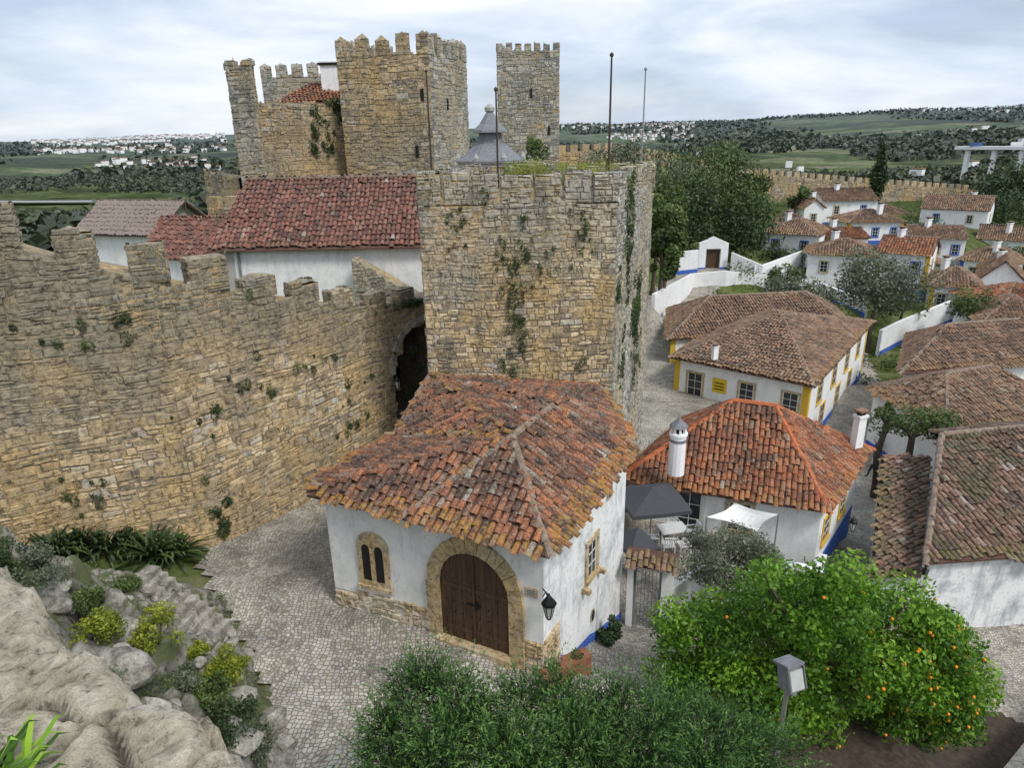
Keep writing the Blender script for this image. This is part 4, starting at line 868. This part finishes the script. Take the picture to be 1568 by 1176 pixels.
# ---------- vegetation
e=empty('orange_tree'); cc=[]
opoly=[(1010,955),(1040,925),(1095,925),(1120,885),(1190,872),(1290,878),(1370,892),(1420,925),(1470,965),(1502,1030),(1505,1095),(1465,1130),(1390,1125),(1330,1115),(1250,1115),(1180,1095),(1100,1075),(1025,1045)]
while len(cc)<230:
    px=random.uniform(1005,1510);py=random.uniform(870,1135)
    if not inpoly(np.array([px]),np.array([py]),opoly)[0]: continue
    h=1-abs(px-1260)/270; Y=14.6+random.uniform(-1,1)*2.1*max(.25,h)**.7
    cc.append((SY(px,py,Y) if Y<15.2 else SY(px,py+20,Y),random.uniform(.32,.7)))
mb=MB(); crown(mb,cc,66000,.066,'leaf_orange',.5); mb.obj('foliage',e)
mb=MB(); bs_=np.array([8.6,14.8,G(8.6,14.8)]); top=bs_+[0,0,1.4]
tube(mb,[bs_-[0,0,.3],bs_+[.1,0,.7],top],[.3,.22,.2],'bark',10)
for q in cc[::9]: p=np.array(q[0]); tube(mb,[top-[0,0,.3*random.random()],(top+p)/2+[0,0,-.2],p],[.12,.07,.03],'bark',5)
mb.obj('trunk_and_limbs',e)
cen=[]
for q in cc:
    for _ in range(4):
        d=rng.normal(size=3); d/=np.linalg.norm(d); d[1]=-abs(d[1]); cen.append(np.array(q[0])+d*q[1]*random.uniform(.85,1.02))
cen=np.array(cen); cen=cen[rng.random(len(cen))<np.clip((cen[:,0]-7)/7,.03,.4)]
mb=MB(); mb.batch(cen[:,None]+iv[None]*.042,IF,'orange_fruit',rng.random(len(cen))); mb.obj('oranges',e,True)
def juniper(name,cl,nsp,L,mat,base):
    e=empty(name); mb=MB(); cl=np.array([(*c,r) for c,r in cl]); w=cl[:,3]**2; idx=rng.choice(len(cl),nsp,p=w/w.sum())
    d=rng.normal(size=(nsp,3)); d/=np.linalg.norm(d,axis=1)[:,None]; d[:,2]=np.abs(d[:,2])*.8+.2*d[:,2]
    o=cl[idx,:3]+d*(cl[idx,3]*(.25+.6*rng.random(nsp)))[:,None]; dr=d+np.array([0,0,.35])+.45*rng.normal(size=(nsp,3)); dr/=np.linalg.norm(dr,axis=1)[:,None]
    s1_=np.cross(dr,rng.normal(size=(nsp,3))); s1_/=np.linalg.norm(s1_,axis=1)[:,None]; Ln=(L*(.5+rng.random(nsp)))[:,None]
    br=rng.random(len(cl))*.3; K=22
    for k in range(K):
        t=(k+.5)/K; sg=1 if k%2 else -1; wd=.24*(1-t)+.03
        side=s1_*sg+.3*rng.normal(size=(nsp,3)); rr=rng.random(nsp)[:,None]
        C=o+dr*(Ln*(t+.2*rr))+side*(Ln*wd*rr); a=dr*.8+side*.55; a/=np.linalg.norm(a,axis=1)[:,None]; b=np.cross(a,rng.normal(size=(nsp,3))); b/=np.linalg.norm(b,axis=1)[:,None]
        s=.036*(.7+.6*rng.random(nsp))[:,None]; V=np.stack([C-a*s,C+b*s*.26,C+a*s,C-b*s*.26],1); mb.batch(V,[(0,1,2,3)],mat,np.clip(br[idx]+.15*rng.random(nsp)+.55*t*t,0,1))
    mb.obj('foliage',e); mb=MB(); base=np.array(base,float); top=cl[:,:3].mean(0)-[0,0,.6]
    tube(mb,[base-[0,0,.3],(base+top)/2+[.2,0,0],top],[.2,.15,.12],'bark',8)
    for q in cl:
        pe=q[:3]+rng.normal(0,.12,3)+[0,0,q[3]*.7]; tube(mb,[top-[0,0,.5*random.random()],(top+q[:3])/2-[0,0,.15],q[:3],pe],[.05,.035,.018,.006],'bark',5)
    mb.obj('trunk_and_limbs',e)
jc=[]
for px,py,Y,r in ((640,1070,8.4,.38),(655,1045,8.6,.26),(700,1080,8.2,.34),(600,1125,8.0,.38),(740,1108,8,.34),(800,1080,8.2,.3),(850,1068,8.3,.28),(870,1108,8,.4),(940,1098,8.1,.36),(960,1070,8.3,.22),(1010,1105,8.1,.36),(1070,1122,8,.36),(1120,1132,7.9,.3),(1170,1150,7.9,.28),(1210,1165,7.9,.2),(590,1165,7.8,.42),(680,1150,7.6,.48),(780,1155,7.5,.5),(880,1160,7.5,.5),(980,1150,7.6,.45),(1080,1170,7.5,.4),(640,1210,7.3,.6),(800,1230,7.1,.7),(950,1230,7.1,.7),(1090,1230,7.2,.6),(720,1140,8.9,.5),(900,1130,9,.5),(1020,1150,8.8,.5),(1150,1180,7.6,.35)):
    jc.append((SY(px,py,Y),r))
juniper('juniper_tree',jc,5200,.46,'leaf_juniper',(.9,7.8,-.5))
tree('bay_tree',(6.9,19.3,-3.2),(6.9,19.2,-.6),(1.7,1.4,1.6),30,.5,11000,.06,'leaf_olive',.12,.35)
def bush(name,c,R,n_,size,mat,ncl=8,asp=.5):
    e=empty(name); mb=MB(); cl=clumps_in(c,R,ncl,min(R)*.5); crown(mb,cl,n_,size,mat,asp)
    for q in cl[:5]: tube(mb,[(c[0],c[1],c[2]-R[2]),np.array(q[0])],[.03,.012],'bark',4)
    mb.obj('foliage_and_stems',e)
def spiky(name,c,n_,L,mat,wd=.035,bmin=.15):
    e=empty(name); mb=MB()
    for i in range(n_):
        a=random.random()*6.283; el=random.uniform(bmin,1.3); d=np.array([math.cos(a)*math.cos(el),math.sin(a)*math.cos(el),math.sin(el)]); s=np.array([-math.sin(a),math.cos(a),0])*wd
        l_=L*random.uniform(.7,1.1); c_=np.array(c,float)+rng.normal(0,.04,3)*[1,1,0]; p1=c_+d*l_*.5; p2=c_+d*l_*.85+np.array([0,0,-.12*l_]); p3=c_+d*l_*1.02+np.array([0,0,-.33*l_])
        mb.add([c_-s*.5,c_+s*.5,p1+s,p1-s,p2+s*.7,p2-s*.7,p3],[(0,1,2,3),(3,2,4,5),(5,4,6)],mat,random.random())
    mb.obj('leaf_blades',e)
def onslope(px,py):
    a,b=pix_ray(px,py)
    for Y in np.arange(3.5,24,.05):
        x=a*Y; z=13+b*Y; h=max(G(x,Y),HS(x,Y) if (x>-19 and Y<17.1 and drock(x,Y)>-.4) else -9)
        if z<h: return np.array([x,Y,h])
    return SZ(px,py,1)
for px,py in ((85,845),(125,835),(165,840),(205,835),(235,850),(270,850)):
    p=onslope(px,py+8); spiky('agapanthus_plant',(p[0],p[1],p[2]+.1),110,random.uniform(1.0,1.3),'leaf_dark',.045)
p=onslope(250,915); spiky('agapanthus_plant',p,70,.6,'leaf_dark',.03)
bush('wall_shrub',onslope(338,825)+[0,0,.8],(.55,.4,1.1),2600,.06,'leaf_dark',16)
bush('wall_shrub',onslope(175,845)+[0,.1,.6],(1.0,.4,.6),2600,.06,'leaf_dark',16)
for px,py,r,mt in ((245,985,.6,'leaf_yellow'),(150,985,.5,'leaf_yellow'),(350,1045,.45,'leaf_yellow'),(135,935,.35,'leaf_mid'),(300,1005,.25,'leaf_yellow'),(365,1120,.6,'leaf_dark'),(395,1150,.45,'leaf_olive'),(60,890,.5,'leaf_olive'),(330,1080,.4,'leaf_mid'),(200,905,.3,'leaf_mid'),(20,900,.5,'leaf_dark'),(290,1050,.3,'leaf_olive'),(415,1120,.3,'leaf_dark')):
    bush('euphorbia_bush' if mt=='leaf_yellow' else 'hillside_shrub',onslope(px,py)+[0,0,r*.5],(r,r,r*.75),2200,.036,mt,16)
e=empty('hillside_grass'); mb=MB(); cl=[]
for _ in range(190):
    x=random.uniform(-14,-3.5);y=random.uniform(6,17)
    if drock(x,y)<-.1 or drock(x,y)>5: continue
    cl.append(((x,y,HS(x,y)+.03),random.uniform(.08,.3)))
crown(mb,cl,15000,.05,'leaf_mid',.18); mb.obj('grass_tufts',e)
spiky('yucca_plant',(-1.50,1.42,11.25),80,.26,'leaf_orange',.010,.4); spiky('yucca_plant',(-1.62,1.5,11.2),60,.24,'leaf_orange',.010,.4)
bush('ivy_climber',(2.9,17.2,-1.5),(.3,.5,.8),1800,.05,'leaf_dark',12)
e=empty('wall_ivy'); mb=MB()
for px,py,r in ((800,345,.2),(770,370,.22),(805,385,.25),(795,405,.3),(775,405,.25),(760,405,.25),(790,430,.3),(805,450,.28),(785,470,.25),(800,500,.3),(795,530,.25),(780,560,.3),(790,590,.3),(785,450,.3),(795,480,.3),(780,520,.25),(825,420,.2),(845,400,.15),(890,335,.15),(892,350,.2),(893,365,.15),(895,385,.1),(704,330,.12),(704,350,.15),(706,370,.1),(893,550,.2),(810,610,.25),(740,300,.1),(770,590,.25),(850,605,.15),(690,350,.12),(880,410,.12)):
    p=SY(px,py,23.93)
    for _k in range(4):
        r2=r*random.uniform(.3,.8); crown(mb,[((p[0]+random.gauss(0,.14),p[1],p[2]+random.gauss(0,.25)),(r2*.7,.07,r2*1.3))],int(300*r2),.036,random.choice(('leaf_dark','leaf_dark','leaf_mid')))
f=frame(tp[1],tp[2])
for _ in range(16):
    cu,cz=random.uniform(.3,6),random.uniform(3,11)
    for _k in range(7):
        r=random.uniform(.08,.35); q=f(min(6.7,max(.1,cu+random.gauss(0,.3))),.05,cz+random.gauss(0,.8)); crown(mb,[(q,(r*.35,r*.8,r*1.4))],int(r*420),.04,'leaf_dark' if random.random()<.6 else 'leaf_mid')
for _ in range(26):
    cu=random.uniform(6,cum[-1]-2); cz=random.uniform(1.5,9)
    for _k in range(random.randint(1,7)):
        u=min(cum[-1]-1.5,max(5,cu+random.gauss(0,.5))); ff_,uu,zt,L=cpos(u); q=ff_(uu,.04,min(zt-.1,cz+random.gauss(0,.35))); r=random.uniform(.05,.25); crown(mb,[(q,(r*.9,r*.5,r))],int(r*600),.035,'leaf_dark' if random.random()<.7 else 'leaf_mid')
mb.obj('ivy_foliage',e)
e=empty('tower_top_grass'); mb=MB(); cl=[]
for _ in range(60):
    x=random.uniform(0,6); y=random.uniform(24.4,30.8)
    if inpoly(np.array([x]),np.array([y]),tp)[0]: cl.append(((x,y,TT-.15),random.uniform(.15,.5)))
crown(mb,cl,8000,.05,'leaf_yellow',.2); mb.obj('grass_tufts',e)
def T(px,py,Y,R,ncl,n_,size,mat,name,rc=None):
    c=SY(px,py,Y); g=G(c[0],c[1]); tree(name,(c[0],c[1],min(g,c[2]-R[2])),c,R,ncl,rc or R[0]*.36,n_,size,mat,.2)
for px,py,Y,R,mt in ((1035,300,88,(5,4,5),'leaf_olive'),(1090,320,84,(6,4,6),'leaf_mid'),(1130,350,82,(4.6,4,4.4),'leaf_dark'),(1095,268,95,(5,4,3.4),'leaf_mid'),(1020,385,62,(1.5,3,3.5),'leaf_mid'),(1055,345,80,(4,4,4.8),'leaf_dark'),(1148,305,95,(3.5,3,3.5),'leaf_mid'),(1005,320,70,(3,3,5),'leaf_mid'),(955,262,80,(5,4,2.6),'leaf_olive'),(1015,350,66,(2.2,3,4),'leaf_mid'),(1030,275,98,(4.5,4,4),'leaf_mid')):
    T(px,py,Y,R,30,4500,.2,mt,'broadleaf_tree')
T(1222,455,62,(3.2,2.5,1.3),20,3500,.14,'leaf_olive','olive_tree'); T(1345,436,62,(4.2,3,2.6),28,6500,.14,'leaf_olive','olive_tree'); T(1500,472,60,(2.3,2,1.4),14,3000,.13,'leaf_mid','garden_tree'); T(1385,462,66,(3,2,1.3),12,2000,.15,'leaf_mid','broadleaf_tree')
T(1555,405,90,(3,2,2),12,1500,.2,'leaf_dark','broadleaf_tree'); T(1405,358,100,(3,2,2),12,1500,.22,'leaf_dark','broadleaf_tree'); T(1545,290,150,(10,6,5),24,3000,.4,'leaf_dark','broadleaf_tree'); T(1555,335,120,(6,4,4),18,2500,.3,'leaf_dark','broadleaf_tree'); T(1220,302,110,(2,2,2),10,1200,.22,'leaf_mid','broadleaf_tree'); T(1530,378,110,(4,3,2.2),12,1500,.22,'leaf_dark','broadleaf_tree'); T(1195,398,84,(2.5,2,1.2),10,1200,.18,'leaf_dark','broadleaf_tree'); T(1200,425,72,(2.0,2,1.2),10,1200,.15,'leaf_mid','broadleaf_tree')
e=empty('wall_bush'); mb=MB(); c=SY(820,232,50); crown(mb,clumps_in(c,(.9,.6,.8),10,.35),1500,.08,'leaf_mid'); mb.obj('foliage',e)
T(1400,650,31,(1.9,1.2,.5),14,3000,.08,'leaf_mid','garden_vine'); T(1360,640,33,(.7,.7,.9),10,1500,.08,'leaf_mid','garden_vine')
e=empty('garden_shrubs'); mb=MB(); cl=[]
for _ in range(300):
    y=random.uniform(48,150); x=random.uniform(.28,.85)*y; r=random.uniform(.4,1.3); cl.append(((x,y,G(x,y)+r*.4),(r*1.3,r*1.2,r)))
crown(mb,cl,28000,.14,'leaf_mid'); mb.obj('foliage',e)
e=empty('cypress_tree'); mb=MB(); c=SY(1346,265,140); cl=[((c[0],140,c[2]+z),(1.5*(1-abs(z+1)/7.5)+.2,)*2+(1.4,)) for z in np.linspace(-6,5,12)]; crown(mb,cl,2500,.3,'leaf_dark'); tube(mb,[(c[0],140,-3),(c[0],140,c[2])],.25,'bark'); mb.obj('foliage_and_trunk',e)
def woods(name,n_,rmin,rmax,per,rad,cs,mask,mt='leaf_far'):
    a=np.radians(rng.uniform(-44,44,n_)); R=rmin*(rmax/rmin)**rng.random(n_); x=R*np.sin(a);y=R*np.cos(a)
    keep=mask(x,y); x=x[keep];y=y[keep]; z=gz(x,y); m_=len(x); rr=rad*(.4+1.1*rng.random(m_))
    d=rng.normal(size=(m_,per,3)); d/=np.linalg.norm(d,axis=2)[...,None]; d[...,2]=np.abs(d[...,2])*1.1-.1
    C=np.stack([x,y,z+rr*.3],-1)[:,None]+d*rr[:,None,None]*(.6+.4*rng.random((m_,per,1)))
    tone=rng.random(m_)*.6; rn=(tone[:,None]+.3*rng.random((m_,per))+.15*d[...,2]).ravel()
    mb=MB(); leaves(mb,C.reshape(-1,3),cs,mt,rn,.8,d.reshape(-1,3),.8); mb.obj(name)
def outside(x,y): return ((x<-34)|(x>108)|(y>162))
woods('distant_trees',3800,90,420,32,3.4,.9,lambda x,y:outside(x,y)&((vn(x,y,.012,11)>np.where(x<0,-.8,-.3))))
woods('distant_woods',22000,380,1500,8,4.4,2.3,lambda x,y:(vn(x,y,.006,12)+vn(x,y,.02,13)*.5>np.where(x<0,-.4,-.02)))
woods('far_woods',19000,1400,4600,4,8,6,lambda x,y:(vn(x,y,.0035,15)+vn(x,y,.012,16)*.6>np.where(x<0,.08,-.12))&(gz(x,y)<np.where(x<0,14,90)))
mb=MB()
def town(pxs,R0,R1,n_,gap=0):
    for _ in range(n_):
        px=random.uniform(*pxs); a,b=pix_ray(px,210); R=R0+(R1-R0)*random.random(); x=a*R;y=R
        if float(vn(np.array(x),np.array(y),.005,33))<gap: continue
        z=G(x,y); w=random.uniform(7,17); h=random.uniform(6,13); an=random.random()*3
        box(mb,(x,y,z+h/2),(w,w*.7,h),'clean_plaster',an); box(mb,(x,y,z+h+.8),(w*1.05,w*.74,1.8),'brown_tile',an)
town((50,345),2200,4200,650,-.1); town((860,1060),2300,3800,300); town((1400,1568),2700,4200,60); town((140,330),1400,1900,50,-.3); town((1000,1568),900,2200,14,-9); mb.obj('distant_town')
e=empty('road_viaduct'); mb=MB(); p=SY(1462,224,640);q=SY(1700,236,560); f=frame(p,q); obox(mb,f,0,f.L,-12,0,p[2]-2.6,p[2],'clean_plaster')
for k in range(8): u=8+k*20; obox(mb,f,u,u+3,-9,-3,-60,p[2]-2.6,'clean_plaster')
for k in range(3): box(mb,(p[0]+12+k*30,p[1]-10-k*8,p[2]+1.6),(9,2.5,3),'cloth_blue' if k==0 else 'clean_plaster',-.3)
mb.obj('deck_and_piers',e)
mb=MB(); pr=None
for k in range(34):
    x=-760+k*12; y=800-k*2+8*math.sin(k*.2); zA=max(G(x,y),G(x,y+22))+3
    cur=[(x,y,zA),(x,y+22,zA)]
    if pr: mb.add([pr[0],cur[0],cur[1],pr[1]],[(0,1,2,3)],'asphalt')
    pr=cur
mb.obj('highway')

# ---------- street lamp
e=empty('street_lamp'); c=SY(1210,1035,9.0); mb=MB(); tube(mb,[(c[0]-.02,9.0,-1.5),(c[0]-.02,9.0,c[2]-.15)],[.05,.04],'steel',10); mb.obj('post',e)
mb=MB(); M_=Matrix.Translation(Vector(c))@Matrix.Rotation(.35,4,'Z')@Matrix.Rotation(-.35,4,'X')
def lb(sx,sy,sz,ox,oy,oz,mat,tp_=1.0):
    vs=[]
    for z,k in((-1,1),(1,tp_)):
        for a,b in((-1,-1),(1,-1),(1,1),(-1,1)): vs.append(tuple(M_@Vector((ox+a*sx/2*k,oy+b*sy/2*k,oz+z*sz/2))))
    mb.add(vs,BF,mat)
lb(.30,.30,.42,0,0,0,'slate_grey',.85); lb(.25,.02,.33,0,-.15,-.02,'lamp_glass'); lb(.34,.36,.04,0,0,.23,'slate_grey'); lb(.02,.05,.38,-.155,-.15,0,'steel'); lb(.02,.05,.38,.155,-.15,0,'steel'); lb(.1,.1,.12,0,0,-.26,'steel')
mb.obj('lamp_head',e)
lantern('wall_lantern',SY(1292,790,23.3),math.radians(-60),1.0); lantern('wall_lantern',(-4.95,27.2,3.6),math.radians(-60),1.0)

# ---------- people
def person(p,face,shirt,pants,step=.3,name='pedestrian',h=1.7):
    x,y,z=p; s=h/1.75; ca,sa=math.cos(face),math.sin(face)
    def L(f,r,u): return (x+(ca*f+sa*r)*s,y+(sa*f-ca*r)*s,z+u*s)
    J=[L(0,0,.95),L(0,0,1.15),L(.0,0,1.38),L(.01,0,1.5),L(.03,0,1.62),
       L(0,-.1,.9),L(step*.45,-.1,.5),L(step*.7,-.1,.08),L(step*.7+.16,-.1,.04), L(0,.1,.9),L(-step*.1,.1,.5),L(-step*.7,.1,.1),L(-step*.7+.14,.1,.04),
       L(0,-.2,1.38),L(-.06,-.26,1.12),L(.12,-.25,.93),L(.2,-.24,.88), L(0,.2,1.38),L(-.02,.27,1.12),L(.2,.2,.98),L(.28,.17,.95)]
    Ed=[(0,1),(1,2),(2,3),(3,4),(0,5),(5,6),(6,7),(7,8),(0,9),(9,10),(10,11),(11,12),(2,13),(13,14),(14,15),(15,16),(2,17),(17,18),(18,19),(19,20)]
    Rr=[.15,.13,.15,.06,.06,.1,.075,.05,.04,.1,.075,.05,.04,.06,.045,.035,.03,.06,.045,.035,.03]
    me=bpy.data.meshes.new('b'); me.from_pydata(J,Ed,[]); o=bpy.data.objects.new('b',me); bpy.context.collection.objects.link(o)
    md=o.modifiers.new('s','SKIN'); md.use_smooth_shade=True
    for i,v in enumerate(me.skin_vertices[0].data): v.radius=(Rr[i]*s,Rr[i]*s*.85); v.use_root=(i==0)
    ms=o.modifiers.new('u','SUBSURF'); ms.levels=1
    dg=bpy.context.evaluated_depsgraph_get(); m2=bpy.data.meshes.new_from_object(o.evaluated_get(dg)); bpy.data.objects.remove(o)
    m2.materials.clear()
    for k in(pants,shirt,'skin'): m2.materials.append(MATS[k])
    for f_ in m2.polygons:
        u=(f_.center.z-z)/s; f_.material_index=0 if u<.97 else(2 if u>1.47 else 1)
        hv=Vector(L(.24,-.24,.88))
        if (f_.center-hv).length<.14*s or (f_.center-Vector(L(.28,.17,.95))).length<.1*s: f_.material_index=2
    e=empty(name); bo=bpy.data.objects.new('body',m2); bpy.context.collection.objects.link(bo); bo.parent=e
    mb=MB(); hc=np.array(L(.04,0,1.65)); mb.batch((hc+iv*np.array([.085,.085,.115])*s)[None],IF,'skin',[.5]); mb.batch((np.array(L(.015,0,1.68))+iv*np.array([.095,.095,.105])*s)[None],IF,'hair',[.5])
    nz_=np.array(L(.13,0,1.64)); mb.batch((nz_+iv*.018*s)[None],IF,'skin',[.5]); mb.obj('head',e,True)
p=SZ(1334,732,-6.0); person((p[0],p[1],G(p[0],p[1])),2.2,'cloth_white','cloth_dark'); p=SZ(1350,742,-6.0); person((p[0],p[1],G(p[0],p[1])),-1.2,'cloth_dark','cloth_dark',.25)
p=SZ(1340,704,-6.2); person((p[0],p[1],G(p[0],p[1])),.5,'cloth_white','cloth_blue',.2)
for px,Y in((1045,113),(1072,118),(1050,114)):
    p=SY(px,244,Y); person((p[0],p[1],p[2]-.2),0.3,'cloth_blue','cloth_dark',.2)

# ---------- world, sun, camera
w=bpy.data.worlds.new('World'); bpy.context.scene.world=w; w.use_nodes=True; t=w.node_tree; bg=t.nodes['Background']
el,az=math.radians(50),math.radians(135)
sky=N(t,'ShaderNodeTexSky',sky_type='NISHITA',sun_disc=False,sun_elevation=el,sun_rotation=az,air_density=1.0,dust_density=1.5)
tc_=N(t,'ShaderNodeTexCoord'); mp=N(t,'ShaderNodeMapping'); mp.inputs['Scale'].default_value=(1,1,4.2); t.links.new(tc_.outputs['Generated'],mp.inputs[0])
f=noise(t,mp.outputs[0],2.2,4,.6,.3); R=ramp(t,[(.32,g3(.6)),(.5,g3(.92)),(.62,g3(1))]); t.links.new(f,R.inputs[0])
n2=N(t,'ShaderNodeTexNoise',i_Scale=2.4,i_Detail=8.0,i_Roughness=.56,i_Distortion=.35); t.links.new(mp.outputs[0],n2.inputs['Vector']); R2=ramp(t,[(.36,(5.4,6.5,8.3)),(.46,(6.9,7.8,9.2)),(.54,(8.2,8.9,9.8)),(.62,(9.4,9.7,10.0))]); t.links.new(n2.outputs['Fac'],R2.inputs[0])
a=mixc(t,sky.outputs[0],R2.outputs[0],R.outputs[0]); t.links.new(a,bg.inputs[0]); bg.inputs[1].default_value=.108
sd_=bpy.data.lights.new('sun','SUN'); sd_.energy=2.5; sd_.angle=math.radians(16); sd_.color=(1,.96,.9); so=bpy.data.objects.new('sun',sd_); bpy.context.collection.objects.link(so)
sv=Vector((math.sin(az)*math.cos(el),math.cos(az)*math.cos(el),math.sin(el))); so.rotation_euler=sv.to_track_quat('Z','Y').to_euler()
cd=bpy.data.cameras.new('camera'); co=bpy.data.objects.new('camera',cd); bpy.context.collection.objects.link(co)
cd.sensor_width=36; cd.lens=36*FPX/1568; cd.clip_start=.05; cd.clip_end=30000
dn=Vector((0,-sP,-cP)); xr=Vector((1,0,0)); fw=Vector((0,cP,-sP)); r_=(xr+ROLL*dn).normalized(); up=-(dn-ROLL*xr).normalized()
co.matrix_world=Matrix((( r_.x,up.x,-fw.x,0),(r_.y,up.y,-fw.y,0),(r_.z,up.z,-fw.z,13),(0,0,0,1)))
bpy.context.scene.camera=co
sc=bpy.context.scene; sc.view_settings.view_transform='Standard'; sc.view_settings.look='None'; sc.view_settings.exposure=0
